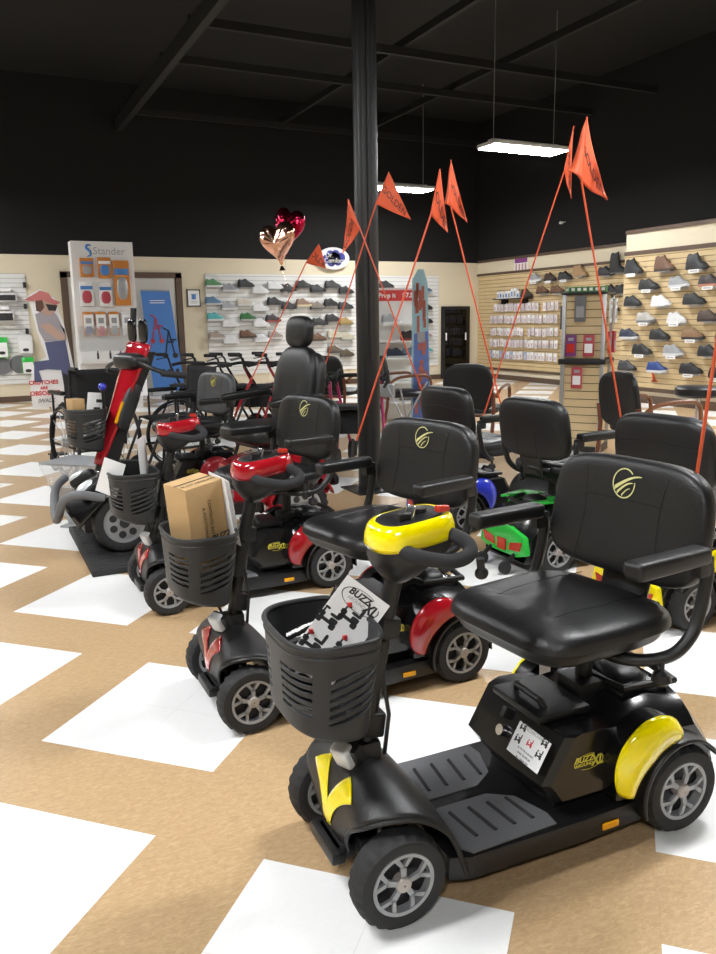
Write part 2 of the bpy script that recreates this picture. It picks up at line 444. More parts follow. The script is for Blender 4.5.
def emblem(parent, Mx, m, s=1.0):
    """ring with three rising swooshes"""
    b = MB(); n = 40
    ring = []
    for i in range(n):
        a = 2*PI*i/n
        ring.append((cos(a), sin(a)))
    for i in range(n):
        p, q = ring[i], ring[(i+1) % n]
        if 0 < i < 5: continue
        b.quad(*[Mx @ V((u[0]*.028*k*s, u[1]*.031*k*s, 0)) for u, k in ((p, 1), (q, 1), (q, .91), (p, .91))])
    def sw(x0, x1, h, wd, y0):
        pts = []
        for i in range(9):
            t = i/8; x = x0+(x1-x0)*t; y = y0+h*math.sin(t*PI/2)**1.0
            pts.append((x, y, wd*(1-t*.8)))
        for p, q in zip(pts, pts[1:]):
            b.quad(*[Mx @ V((u[0]*s, (u[1]+sg*u[2])*s, .0004)) for u, sg in ((p, 1), (q, 1), (q, -1), (p, -1))])
    sw(-.022, .042, .030, .0048, -.012); sw(-.015, .022, .024, .0038, -.021); sw(-.003, .017, .016, .0028, -.025)
    return b.build('emblem', m, parent, recalc=False)

def badge(parent, Mx, m='logo', s=1.0):
    b = MB(); n = 36
    for i in range(n):
        a, c = 2*PI*i/n, 2*PI*(i+1)/n
        if 2 < i < 7 or 20 < i < 24: continue
        b.quad(*[Mx @ V((.043*s*k*cos(q), .02*s*k*sin(q), 0)) for q, k in ((a, 1), (c, 1), (c, .94), (a, .94))])
    o = b.build('badge', m, parent, recalc=False)
    text('lettering', 'BUZZ', .021*s, m, o, Mx @ Matrix.Translation((-.014*s, .0075*s, 0)), .0003, .2, .0006*s)
    text('lettering', 'AROUND', .011*s, m, o, Mx @ Matrix.Translation((-.014*s, -.006*s, 0)), .0003, .2, .0002*s, sx=1.1)
    text('lettering', 'XL', .034*s, m, o, Mx @ Matrix.Translation((.026*s, -.003*s, 0)), .0003, .1, .0014*s, sx=.8)
    return o

def basket(parent, x0, z0, yc=0, hw=.152, dp=.215, h=.24, pal='basket'):
    """D-shaped moulded basket, flat back at x0, rim at z0, opening forwards along -x"""
    NS, NT = 260, 116
    def plan(s, k):
        # s 0..1 around: back centre -> near side -> front -> far side -> back
        a = 2*PI*s
        w = hw*(1-.16*k); d = dp*(1-.2*k)
        n1 = 4.5 if abs(cos(a)) > 0 and cos(a) > 0 else 2.7
        cx = math.copysign(abs(cos(a))**(2/n1), cos(a)); cy = math.copysign(abs(sin(a))**(2/3.2), sin(a))
        return V((x0-dp/2-.012*k+cx*d/2, yc-cy*w, 0))
    def arc(k):
        n = 720; pts = [plan(i/n, k) for i in range(n+1)]; L = [0]
        for a_, b_ in zip(pts, pts[1:]): L.append(L[-1]+(b_-a_).length)
        return [l/L[-1] for l in L]
    import bisect
    AR = arc(.5)
    def warp(s):
        s = min(max(s, 0), 1); i = min(max(bisect.bisect_left(AR, s), 1), 720)
        d = AR[i]-AR[i-1]; return (i-1+((s-AR[i-1])/d if d else 0))/720
    def f(s, t):
        p = plan(warp(s), t); fr = (x0-p.x)/dp
        zb = z0-h+.045*max(0, fr)**2
        p.z = z0+(zb-z0)*t
        if t > .93:
            c = V((x0-dp/2, yc, 0)); q = (t-.93)/.07
            p.x += (c.x-p.x)*.12*q*q; p.y += (c.y-p.y)*.12*q*q
        return p
    def skip(s, t):
        a = (s if s < .5 else 1-s)
        if not (.2 < t < .8): return False
        if .335 < a < .455: return (t*11.5) % 1 < .5 and .24 < t < .76
        if .115 < a < .29:
            q = (a-.115)/.175; tt = t*11-q*2.6
            return tt % 1 < .48 and .16+.14*q < t < .62+.14*q+.04
        return False
    b = MB().grid(f, NS, NT, skip)
    b.grid(lambda u, v: (lambda p, c: p+(c-p)*v)(f(u, 1), V((x0-dp/2, yc, z0-h+.012))), 60, 6)
    bmesh.ops.remove_doubles(b.bm, verts=b.bm.verts, dist=.0004)
    o = b.build('basket', pal, parent, solid=.004)
    rim = MB().tube([f(i/80, 0)+V((0, 0, 0)) for i in range(80)], .0065, 8, closed=True)
    rim.tube([f(i/80, .09)+(f(i/80, .09)-V((x0-dp/2, yc, f(i/80, .09).z))).normalized()*.002 for i in range(80)], .003, 6, closed=True)
    rim.build('rim', pal, o)
    return o

def seat(parent, zc=.55, xs=.59, swivel=8, logo='logopale', back='leather', arms=True, w=.235, rear=False):
    """swivel seat, cushion, folding back, arm rests; local axes follow the scooter"""
    sw = bpy.data.objects.new('seat', None)
    c = MB()
    def dish(p):
        e = max(abs(p.x)/.22, abs(p.y)/w)
        if p.z > 0: p.z -= .018*(1-min(1, e)**2)*(1 if p.x > -.1 else .6)
        if p.x < -.13 and p.z > 0: p.z -= .012*((-p.x-.13)/.09)**2
        if p.z < 0: p.x *= .93; p.y *= .93
        q = (p.x+.22)/.44
        p.y *= .93+.07*min(1, q*1.6) 
        return p
    c.sq((-.038, 0, .0), (.222, w*.97, .06), 3.6, 5.0, fn=dish, nu=72, nl=24)
    so = c.build('seat_cushion', 'leather', parent); so.location = (xs, 0, zc)
    so.rotation_euler = (0, 0, R(swivel))
    p = MB().box((0, 0, -.055), (.28, .3, .02), bev=.005); p.build('seat_pan', 'plastic', so)
    # seams
    sm = MB()
    for y in (-.11, .11): sm.tube([(x/100-.01, y*(1-.15*(-x/20 if x < 0 else 0)), .0478+(.0 if abs(x) < 12 else -.004)+.003*(abs(y) > .1)) for x in range(-18, 19, 3)], .0012, 4)
    sm.build('seam', 'leather', so)
    b = MB()
    def bf(p):
        # p local: x thickness, y width, z height
        if p.z > 0: p.y *= 1-.10*(p.z/.165)**2
        p.x += .25*p.y*p.y*-1.2
        p.x += .01*cos(p.z/.165*PI/2)
        return p
    b.sq((0, 0, 0), (.044, .25, .156), 4.6, 3.6, rot=Matrix.Rotation(PI/2, 3, 'Y') @ Matrix.Identity(3) if 0 else None, fn=bf, nu=56, nl=30)
    bo = b.build('backrest', back, so); bo.location = (.22, 0, .222); bo.rotation_euler = (0, R(8), 0)
    s2 = MB()
    xf = -.044
    def fx(y, z): 
        n1 = 3.6
        q = max(0, 1-(abs(z)/.156)**4.6)**(1/4.6)
        yy = y/(.25*(1-.10*(max(z, 0)/.165)**2)*max(q, .01))
        th = .044*q*max(0, 1-abs(yy)**n1)**(1/n1)
        return th
    def surf(y, z, side=-1, off=.0008): return V((side*(fx(y, z)+off)-.3*y*y+.01*cos(z/.165*PI/2), y, z))
    if not rear:
        for sg in (-1, 1): s2.tube([surf(sg*(.12+.06*((t-5)/10)**2*(1 if t < 5 else 1.6)), -.135+.029*t*.98) for t in range(0, 10)], .0011, 4)
        s2.tube([surf(-.125+.0125*t*2, .045) for t in range(0, 11)], .0011, 4)
    for sg in (-1, 1): s2.tube([surf(sg*.07, -.12+.03*t, 1) for t in range(0, 5)], .0014, 4)
    s2.tube([surf(-.2+.02*t, .055-.02*abs(t-10)/10, 1) for t in range(0, 21)], .0022, 4)
    s2.build('seam', 'leather', bo)
    if logo:
        em = emblem(bo, Matrix.Identity(4), logo, 1.3)
        for v_ in em.data.vertices: v_.co = surf(-v_.co.x, .088+v_.co.y, -1, .0028+v_.co.z)
    k = MB()     # back bracket
    k.grid(lambda u, v: V((.20+.035*v-.02*sin(u*PI), -.075+.15*u, -.045+.13*v)), 12, 6)
    k.build('back_bracket', 'plastic', so, solid=.012)
    # latch and hinge
    h = MB().box((.2, -.105, .0), (.03, .03, .03), bev=.004).cyl((.2, -.12, .01), (.2, .12, .01), .012).build('hinge', 'plastic', so)
    if arms:
        for sg in (-1, 1):
            yy = sg*(w+.035)
            a = MB().box((.035, yy, .195), (.25, .054, .042), bev=.014, seg=3)
            ao = a.build('arm_pad', 'plastic', so)
            t = MB()
            t.tube([(.165, yy, .18), (.185, yy, .155), (.16, yy*1.0, .04), (.135, yy, -.01), (.08, yy*.95, -.055), (0, yy*.7, -.065), (-.0, yy*.3, -.065)], .0155, 10, smooth=3)
            t.box((.16, yy, .165), (.05, .028, .05), bev=.006)
            t.build('arm_bracket', 'plastic', so)
            MB().lathe([(.006, 0), (.006, -.02), (.02, -.028), (.024, -.045), (.016, -.055)], (.06, yy*.93, -.06), (0, 0, 1), 20).build('arm_knob', 'plastic', so)
    return so

def tiller_head(parent, c, colour):
    """delta tiller head: c is the middle of the cover's lower edge"""
    cx, cy, cz = c
    top = []
    def ring(z, k, kx=1, dx=0):
        out = []
        for i in range(48):
            a = 2*PI*i/48
            x = math.copysign(abs(cos(a))**(2/3.2), cos(a))*.098*k*kx; y = math.copysign(abs(sin(a))**(2/2.8), sin(a))*.078*k
            out.append(V((cx+x+dx, cy+y, cz+z+(x+.108)*.13)))
        return out
    o = MB().loft([ring(-.002, .99), ring(.008, 1.02), ring(.026, 1.0), ring(.042, .95), ring(.050, .88), ring(.052, .80), ring(.049, .74)], cap=False).build('tiller_cover', colour, parent, solid=.003)
    d = MB().loft([ring(.046, .82), ring(.055, .72), ring(.059, .3)]).build('control_panel', 'plastic', parent)
    MB().cyl((cx+.02, cy-.01, cz+.068), (cx+.02, cy-.01, cz+.085), .017, n=20).box((cx-.03, cy-.03, cz+.071), (.03, .02, .02), bev=.003).build('speed_dial', 'dark', d)
    MB().box((cx+.06, cy-.045, cz+.086), (.03, .022, .014), bev=.004).build('horn_button', 'redlens', d)
    MB().box((cx-.012, cy-.03, cz+.083), (.007, .025, .03), (0, .4, .3), bev=.002).cyl((cx-.012, cy-.03, cz+.063), (cx-.012, cy-.03, cz+.083), .006).build('ignition_key', 'steel', d)
    MB().loft([ring(-.002, .99), ring(-.025, .97), ring(-.05, .86, .9, -.01), ring(-.08, .6, .7, -.025), ring(-.095, .35, .5, -.03)]).build('lower_housing', 'plastic', parent)
    for sg in (-1, 1):
        h = MB().tube([(cx-.05, cy+sg*.06, cz+.008), (cx-.035, cy+sg*.10, cz+.0), (cx+.03, cy+sg*.125, cz-.014), (cx+.065, cy+sg*.135, cz-.008), (cx+.09, cy+sg*.125, cz+.004),
                       (cx+.088, cy+sg*.10, cz+.022), (cx+.07, cy+sg*.06, cz+.03)], .0165, 14, smooth=3)
        h.build('handle_loop', 'foam', parent)
        MB().cyl((cx+.1, cy+sg*.14, cz-.01), (cx+.105, cy+sg*.14, cz-.04), .009).sq((cx+.105, cy+sg*.14, cz-.045), (.016, .012, .014), 2.2, 2.2, nu=16, nl=8).build('throttle_knob', 'plastic', parent)
    return o

def scooter(label, loc, colour, group, rz=0, swivel=8, has_basket=True, steer=0, tail=None, logo='logopale', back='leather', front=True, tiller=True, arms=True, lampm='lens', zc=.548):
    t = thing('mobility_scooter', label, 'mobility scooter', loc, rz, group)
    RF, RR, W = .108, .114, .068
    for sg in (-1, 1):
        wheel(t, (0, sg*.195, RF), RF, W, steer=steer)
        wheel(t, (.79, sg*.2, RR), RR, W+.006)
    # front body
    b = MB().grid(lambda u, v: SH(u, v*2-1), 40, 36)
    b.build('front_shroud', 'plastic', t, solid=.008)
    lip = MB()
    for sg in (-1, 1): lip.tube([SH(i/30, sg)+V((0, sg*.002, -.004)) for i in range(1, 31)], .006, 8)
    lip.build('fender_lip', 'plastic', t)
    v = MB()
    outer = lambda q, sg: (.0+.42*q**.8, sg*(.0+.68*q**.85)); inner = lambda q, sg: (.27+.22*q**1.2, sg*(.0+.30*q**.9))
    for sg in (-1, 1):
        v.grid(lambda a, c, sg=sg: SHN(*[outer(a, sg)[i]*(1-c)+inner(a, sg)[i]*c for i in (0, 1)], .0065), 16, 6)
    bmesh.ops.remove_doubles(v.bm, verts=v.bm.verts, dist=.001)
    v.build('chevron_panel', colour, t, solid=.0025)
    MB().box((-.086, 0, .094), (.036, .145, .032), bev=.008).box((-.065, 0, .095), (.05, .12, .03), bev=.005).build('front_bumper', 'plastic', t)
    hl = MB().box((-.046, -.016, .314), (.036, .05, .066), (0, R(-28), R(28)), bev=.012, seg=3).build('headlight', lampm, t)
    MB().box((-.026, -.010, .304), (.03, .07, .085), (0, R(-28), R(28)), bev=.008).build('headlight_housing', 'plastic', t)
    ax = MB().cyl((0, -.17, .105), (0, .17, .105), .016).box((0, 0, .12), (.09, .2, .05), bev=.01)
    for sg in (-1, 1): ax.cyl((0, sg*.13, .09), (0, sg*.12, .2), .014)
    ax.box((.03, -.0, .16), (.12, .03, .02)).build('front_axle', 'dark', t)
    # deck
    pts = []
    hw = [(.13, .19), (.18, .208), (.5, .212), (.68, .205), (.74, .16), (.95, .15)]
    pts = [(x, -y) for x, y in hw]+[(x, y) for x, y in hw[::-1]]
    MB().prism(pts, .062, Matrix.Translation((0, 0, .045)), bev=.012).build('deck', 'plastic', t)
    for sg in (-1, 1):
        o_ = [(.165, .035), (.20, .02), (.34, .02), (.40, .06), (.43, .15), (.425, .195), (.19, .2), (.165, .17)]
        fp = MB().prism([(x, sg*y) for x, y in (o_ if sg > 0 else o_[::-1])], .004, Matrix.Translation((0, 0, .106)), bev=.0015).build('foot_pad', 'pad', t)
        s_ = MB()
        for k in range(4):
            x = .215+.053*k; s_.tube([(x, sg*(.05+.002*k), .1098), (x+.012, sg*.155, .1098)], .005, 8)
        s_.build('groove', 'ink', fp)
        MB().box((.575, sg*.2125, .072), (.05, .006, .018), bev=.003).build('side_reflector', 'amber', t)
    # battery box with its forward-leaning nose
    prof = [(.415, .195), (.45, .145), (.64, .145), (.64, .305), (.50, .312), (.48, .306)]
    bb = MB()
    def rg(y, k, dz=0): return [V((x if x > .6 else x+k, y, z+dz)) for x, z in prof]
    bb.loft([rg(-.175, .022), rg(-.163, 0), rg(-.06, -.010), rg(.06, -.010), rg(.163, 0), rg(.175, .022)]).box((.56, 0, .125), (.17, .28, .06))
    bo = bb.build('battery_box', 'gloss', t, ang=20); bo.location.x = -.015
    MB().box((.53, 0, .323), (.16, .2, .02), bev=.006).tube([(.50, -.06, .326), (.49, -.05, .350), (.49, .05, .350), (.50, .06, .326)], .009, 8).build('carry_handle', 'plastic', bo)
    badge(bo, axes((.545, -.1765, .235), (1, 0, 0), (0, 0, 1)), 'logo', 1.05)
    nf = V((.12, 0, -.06)).normalized()   # nose face runs from (.485,.305) down to (.425,.185)
    fm = lambda y, f: V((.404+.063*f, y, .197+.108*f))
    MB().cyl(fm(.02, .45), fm(.02, .45)+V((-.014, 0, .006)), .014, n=20).build('charger_port', 'steel', bo)
    MB().box(fm(.035, .8)+V((-.006, 0, .003)), (.02, .018, .03), (0, R(27), 0), bev=.004).build('key_switch', 'plastic', bo)
    # motor hood
    hd = MB()
    R1 = [(.60, .20, .30), (.66, .205, .335), (.76, .20, .35), (.86, .19, .335), (.93, .18, .25), (.96, .165, .14)]
    rings = []
    for x, hwid, z in R1:
        ring = []
        for i in range(17):
            a = PI*i/16; y = hwid*-cos(a) if 0 else -hwid+2*hwid*i/16
            q = abs(y)/hwid
            ring.append(V((x, y, z-.055*q**4-.02*q*q)))
        ring = [V((x, -hwid, .12))]+ring+[V((x, hwid, .12))]
        rings.append(ring)
    hd.loft(rings, closed=True)
    hd.build('motor_hood', 'gloss', t, ang=30)
    rm_ = MB()
    rm_.tube([(.70, -.10, .352), (.86, -.11, .35), (.885, 0, .345), (.86, .11, .35), (.70, .10, .352), (.68, 0, .355)], .011, 8, closed=True)
    rm_.sq((.77, .0, .33), (.055, .07, .045), 2.4, 3, nu=24, nl=10)
    rm_.build('hood_tray', 'plastic', t)
    for sg in (-1, 1):   # fender over the rear wheel with coloured crescent
        def ff(u, v_, r0=.128, off=0):
            a = R(200-165*u); return V((.79+cos(a)*(r0+off), sg*(.165+.085*v_-.012*v_*v_), .114+sin(a)*(r0+off)*1.05+.01*(1-v_)))
        g = MB().grid(ff, 28, 6)
        g.build('rear_fender', 'plastic', t, solid=.008)
        c = MB()
        def cf(u, v_):
            a = R(166-74*u); wd = .010+.078*sin(PI*min(1, max(0, u*.92+.04)))**.7
            r_ = .138+wd*v_*1.0
            bulge = .016*sin(PI*min(1, max(0, v_)))*sin(PI*(.1+.8*u))
            return V((.775+cos(a)*r_*1.12, sg*(.236+bulge-.012*v_*v_-.014*abs(u-.5)), .105+sin(a)*r_*1.16))
        c.grid(cf, 24, 8)
        cp = c.build('fender_panel', colour, t, solid=.012)
        s_ = MB()
        s_.loft([[cf(u/12, v_)*1 for v_ in (0, .5, 1)]+[V((cf(u/12, v_).x, sg*.17, cf(u/12, v_).z)) for v_ in (1, .5, 0)] for u in range(13)])
        s_.build('fender_side', 'gloss', t)
    # seat post
    MB().cyl((.655, 0, .3), (.655, 0, .49), .022, n=20).box((.655, 0, .335), (.10, .10, .05), bev=.012).build('seat_post', 'plastic', t)
    seat(t, swivel=swivel, logo=logo, back=back, arms=arms, rear=tail is not None, xs=.59, zc=zc)
    if tiller:
        p = MB().tube([(.0, 0, .25), (.03, 0, .42), (.07, 0, .62), (.095, 0, .72)], .021, 16)
        p.box((.01, 0, .29), (.07, .06, .09), bev=.012).box((.035, 0, .37), (.045, .05, .06), (0, R(8), 0), bev=.008).box((.075, 0, .60), (.05, .05, .05), (0, R(8), 0), bev=.01)
        p.tube([(-.0, .03, .28), (-.03, .04, .36), (.0, .03, .45)], .005, 6).tube([(.05, -.03, .30), (.06, -.035, .4), (.05, -.02, .5)], .005, 6)
        p.build('tiller_post', 'plastic', t)
        tiller_head(t, (.133, 0, .790), colour)
        if has_basket:
            basket(t, .016, .638)
            MB().box((.04, 0, .52), (.03, .06, .12), (0, R(8), 0), bev=.006).build('basket_bracket', 'plastic', t)
    if tail:
        b = MB()
        pts = [(-.2, .11), (-.18, .20), (-.06, .235), (.06, .235), (.18, .20), (.2, .11), (.12, .085), (-.12, .085)]
        b.prism(pts, .03, axes((.945, 0, 0), (0, 1, 0), (0, 0, 1)), bev=.008)
        b.build('tail_panel', tail, t)
        for sg in (-1, 1):
            MB().prism([(sg*.06, .115), (sg*.15, .125), (sg*.165, .175), (sg*.07, .155)][::sg], .006, axes((.975, 0, 0), (0, 1, 0), (0, 0, 1))).build('tail_light', 'redlens', t)
            MB().tube([(.93, sg*.1, .12), (1.0, sg*.1, .075), (1.03, sg*.1, .045)], .012, 8).build('anti_tip_bar', 'plastic', t)
            MB().cyl((1.03, sg*.1-.012, .036), (1.03, sg*.1+.012, .036), .033, n=24).build('anti_tip_wheel', 'rubber', t)
        for sg in (-1, 1): MB().prism([(.66, sg*.05), (.72, sg*.17), (.90, sg*.12), (.86, sg*.09), (.76, sg*.11), (.73, sg*.05)][::sg], .012, Matrix.Translation((0, 0, .352))).build('hood_stripe', tail, t)
        MB().box((.98, 0, .135), (.01, .07, .06), bev=.002).build('tail_reflector', 'redlens', t)
    return t

GR = 'travel scooters parked in the front row'
S1 = scooter('yellow and black travel scooter nearest to the camera, price card on its battery box', (.735, 1.522, 0), 'yellow', GR, rz=R(-2.0), swivel=7)
S2 = scooter('red and black travel scooter carrying the large cardboard box in its basket', (.71, 2.46, 0), 'red', GR, swivel=13)
S3 = scooter('red and black travel scooter beside the black rubber ramp, papers standing in its basket', (.715, 3.63, 0), 'red', GR, swivel=12)
# ---------------------------------------------------------------- things in the baskets and on the front scooters
def box_at(o, x, y, sz):   # prism frame helper
    return
def sheet(name, c, w, h, t, Mx, m, label, cat, group=None):
    o = MB().box((0, 0, 0), (w, h, t)).build(name, m)
    me = o.data; me.transform(Mx)
    return tag(o, label, cat, group)
# price card stuck on the battery box of the nearest scooter (part of it)
bx = [c for c in S1.children if c.name.startswith('battery_box')][0]
pc = V((.404+.063*.53-.0075, -.090, .197+.108*.53+.003))
Mx = axes(pc, (0, -1, 0), (.06, 0, .105))
card = MB().box((0, 0, 0), (.125, .08, .0015)).build('price_card', 'white', bx); card.data.transform(Mx)
bx_t = lambda s, x, y, sz, m='ink': text('lettering', s, sz, m, card, Mx @ Matrix.Translation((x, y, .001)), .0002)
bx_t('BUZZAROUND', 0, .034, .012, 'greyink'); bx_t('SCOOTER & BASKET', 0, -.016, .007); bx_t('MSRP $2,999.00', 0, -.027, .0075); bx_t('$1,999.00', 0, -.040, .012)
ic = MB()
def mini_scooter(b, Mx, x, y, s):
    for dx, dy, w_, h_ in ((-.45, -.35, .34, .34), (.45, -.35, .38, .38), (0, -.22, 1.0, .2), (.35, -.05, .5, .3), (-.45, .1, .12, .6), (-.45, -.0, .36, .3), (-.36, .42, .34, .14), (.28, .22, .62, .18), (.5, .52, .2, .56)):
        b.prism([(x+(dx+w_/2*a)*s, y+(dy+h_/2*c)*s) for a, c in ((-1, -.6), (-.6, -1), (.6, -1), (1, -.6), (1, .6), (.6, 1), (-.6, 1), (-1, .6))], .0003, Mx @ Matrix.Translation((0, 0, .0009)))
for x, y in ((-.042, .032), (.044, .032), (-.042, .0), (.042, .0)): mini_scooter(ic, Mx, x, y, .018)
ic.build('printed_picture', 'ink', card)
ri = MB(); mini_scooter(ri, Mx, 0, .008, .016); ri.build('printed_picture', 'redink', card)
# hang tag under the seat
tg = MB().prism([(-.018, 0), (.018, 0), (.022, -.05), (-.01, -.07)], .001, axes((S1.location.x+.525, S1.location.y-.02, .455), (.2, -1, 0), (.1, 0, 1)))
tag(tg.build('hang_tag', 'white'), 'white paper tag hanging under the seat of the yellow scooter', 'tag')

# leaflet in the nearest basket
def leaflet(c, rz, tilt, w, h, label):
    x = V((cos(rz), sin(rz), 0)); n = V((sin(rz), -cos(rz), 0)); y = (V((0, 0, 1))*cos(tilt)+n*-sin(tilt))
    Mx = axes(c, x, y)
    o = MB().box((0, 0, 0), (w, h, .0012)).build('leaflet', 'white'); o.data.transform(Mx)
    tag(o, label, 'leaflet')
    return o, Mx
c0 = (S1.location.x-.055, S1.location.y-.015, .615)
x = V((.66, -.32, -.60)).normalized(); y = V((.47, .06, .85)); Mx = axes(c0, x, y)
lf = MB().box((0, 0, 0), (.12, .23, .002)).build('leaflet', 'white'); lf.data.transform(Mx)
tag(lf, 'white leaflet with printed scooters in the basket of the yellow scooter', 'leaflet')
lt = lambda s, x, y, sz, m='ink', b=0, sx=1: text('lettering', s, sz, m, lf, Mx @ Matrix.Translation((x, y, .0013)), .0002, .15, b, sx=sx)
lt('BUZZ', -.008, .092, .022, 'ink', .0008); lt('AROUND', -.008, .077, .011, 'greyink'); lt('XL', .03, .08, .032, 'ink', .0015, .8)
el = MB()
for i in range(36):
    a, b_ = 2*PI*i/36, 2*PI*(i+1)/36
    if 1 < i < 6: continue
    el.quad(*[Mx @ V((.05*k*cos(q), .082+.024*k*sin(q), .0013)) for q, k in ((a, 1), (b_, 1), (b_, .95), (a, .95))])
el.build('printed_picture', 'ink', lf, recalc=False)
pp = MB(); pr = MB()
for x_, y_ in ((-.038, .015), (.0, .045), (-.035, -.05), (.035, -.02), (.01, -.08)): mini_scooter(pp, Mx, x_, y_, .04)
for x_, y_ in ((-.017, .064), (.018, .0), (-.052, -.033)): pr.box(Mx @ V((x_, y_, .0014)), (.009, .009, .009))
pp.build('printed_picture', 'ink', lf); pr.build('printed_accent', 'redink', lf)
# small white card lying low in the same basket
q = MB().box((0, 0, 0), (.05, .03, .001)).build('card_slip', 'white'); q.location = (S1.location.x-.165, S1.location.y-.06, .47); q.rotation_euler = (R(70), .2, R(-40))
tag(q, 'small white card showing through the front slots of the nearest basket', 'card')

# cardboard box in S2 basket
def carton(c, sz, rot, label, letters=True):
    cx = MB().box((0, 0, 0), sz, bev=.002).build('cardboard_box', 'card'); cx.location = c; cx.rotation_euler = rot
    tag(cx, label, 'box')
    MB().box((0, 0, sz[2]/2+.0006), (sz[0], .006, .001)).build('flap_seam', 'ink', cx)
    if letters:
        T = axes((sz[0]*.12, -sz[1]/2-.0006, -.015), (0, 0, -1), (1, 0, 0))
        text('lettering', 'CONTENTS: BATTERY PACK', .016, 'ink', cx, T @ Matrix.Translation((.0, -.005, 0)), .0002)
        text('lettering', '& ADDITIONAL PARTS', .016, 'ink', cx, T @ Matrix.Translation((.0, -.028, 0)), .0002)
        T2 = axes((sz[0]*.1, -sz[1]/2-.0006, -.06), (1, 0, 0), (0, 0, 1))
        text('lettering', 'BUZZ', .03, 'ink', cx, T2 @ Matrix.Translation((.028, .012, 0)), .0002, .2, .001)
        text('lettering', 'AROUND', .02, 'ink', cx, T2 @ Matrix.Translation((.028, -.012, 0)), .0002, .2)
        T3 = axes((0, 0, sz[2]/2+.0012), (1, 0, 0), (0, 1, 0))
        text('lettering', 'BUZZ AROUND', .018, 'ink', cx, T3 @ Matrix.Translation((0, -.03, 0)), .0002, .2)
    return cx
carton((S2.location.x-.09, S2.location.y+.0, .66), (.14, .12, .28), (R(3), R(-7), R(20)), 'large brown cardboard box standing in the basket of the red scooter')
for k, (dx, rz, lb) in enumerate(((-.005, 5, 'stack of leaflets tucked behind the large cardboard box'),)):
    q = MB()
    for i in range(4): q.box((.004*i, 0, -.004*i), (.0015, .15, .22))
    q = q.build('leaflet_stack', 'white'); q.location = (S2.location.x-.006, S2.location.y+.0, .70); q.rotation_euler = (0, R(-8), R(4)); tag(q, lb, 'leaflet')
# papers in S3 basket
for dx, dy, dz, w_, h_, rz, ti, lb in ((-.19, -.03, .62, .10, .16, -30, .35, 'white paper leaning out of the front of the third basket'), (-.04, -.02, .70, .11, .18, 60, -.1, 'white card with small print standing at the back of the third basket')):
    q = MB().box((0, 0, 0), (w_, .0015, h_)).build('paper_sheet', 'white'); q.location = (S3.location.x+dx, S3.location.y+dy, dz); q.rotation_euler = (0, ti, R(rz)); tag(q, lb, 'paper')
b = MB().box((0, 0, 0), (.12, .02, .15)).build('black_folder', 'fabric'); b.location = (S3.location.x-.09, S3.location.y+.04, .61); b.rotation_euler = (.3, .1, R(10)); tag(b, 'black folder lying in the basket beside the papers of the third scooter', 'folder')

# ---------------------------------------------------------------- large scooter on the ramp
T4 = thing('mobility_scooter', 'big four wheeled scooter with tall red cowl, mirrors and high backed captain seat', 'mobility scooter', (.70, 4.66, 0))
for sg in (-1, 1):
    wheel(T4, (0, sg*.21, .205), .168, .10, style='holes', rimm='alu')
    wheel(T4, (1.06, sg*.24, .175), .17, .11, style='holes', rimm='alu')
b = MB()   # front fairing
def ff(u, v):
    a = (v*2-1); x = -.30+.42*u; z = .30+.16*sin(PI*.5*min(1, u*1.3))-.10*a*a+(.06*sin(PI*u))*abs(a)**3
    y = a*(.16+.13*sin(PI*min(1, .25+.6*u)))
    return V((x+.06*a*a, y, z))
b.grid(ff, 24, 24); b.build('front_fairing', 'gloss', T4, solid=.012)
b = MB()
for sg in (-1, 1):
    MB().sq((-.15, sg*.16, .40), (.085, .04, .045), 2.6, 3, rot=Euler((0, R(-25), R(sg*-25))).to_matrix(), nu=28, nl=12).build('headlight_housing', 'plastic', T4)
    hl = MB().sq((-.175, sg*.17, .405), (.06, .034, .036), 2.8, 2.6, rot=Euler((0, R(-25), R(sg*-25))).to_matrix(), nu=28, nl=12).build('headlight', 'lens', T4)
MB().tube([(-.10, -.27, .36), (-.24, -.26, .40), (-.31, -.20, .36), (-.33, -.12, .25), (-.335, 0, .20), (-.33, .12, .25), (-.31, .20, .36), (-.24, .26, .40)], .024, 12, smooth=2).build('front_bumper', 'pad', T4)
MB().box((.05, 0, .2), (.5, .22, .14), bev=.02).box((.0, 0, .2), (.05, .4, .05), bev=.01).build('front_chassis', 'dark', T4)
MB().box((.5, 0, .2), (.62, .5, .07), bev=.02).build('deck', 'plastic', T4)
b = MB()
prof = [(.20, .20), (.24, .40), (.16, .50)]
b.loft([[V((.66+.62*i/8, s*(.17+.06*sin(PI*i/8)), z)) for s, z in ((-1, .22), (-1, .36+.08*sin(PI*i/8)), (-.6, .43+.07*sin(PI*i/8)), (.6, .43+.07*sin(PI*i/8)), (1, .36+.08*sin(PI*i/8)), (1, .22))] for i in range(9)])
b.build('rear_body', 'red', T4)
for sg in (-1, 1):
    MB().grid(lambda u, v: V((1.06+cos(R(205-190*u))*.21, sg*(.17+.12*v), .19+sin(R(205-190*u))*.20)), 20, 4).build('rear_fender', 'red', T4, solid=.01)
MB().sq((1.33, 0, .3), (.03, .2, .05), 3, 3, nu=24, nl=10).build('rear_bumper', 'plastic', T4)
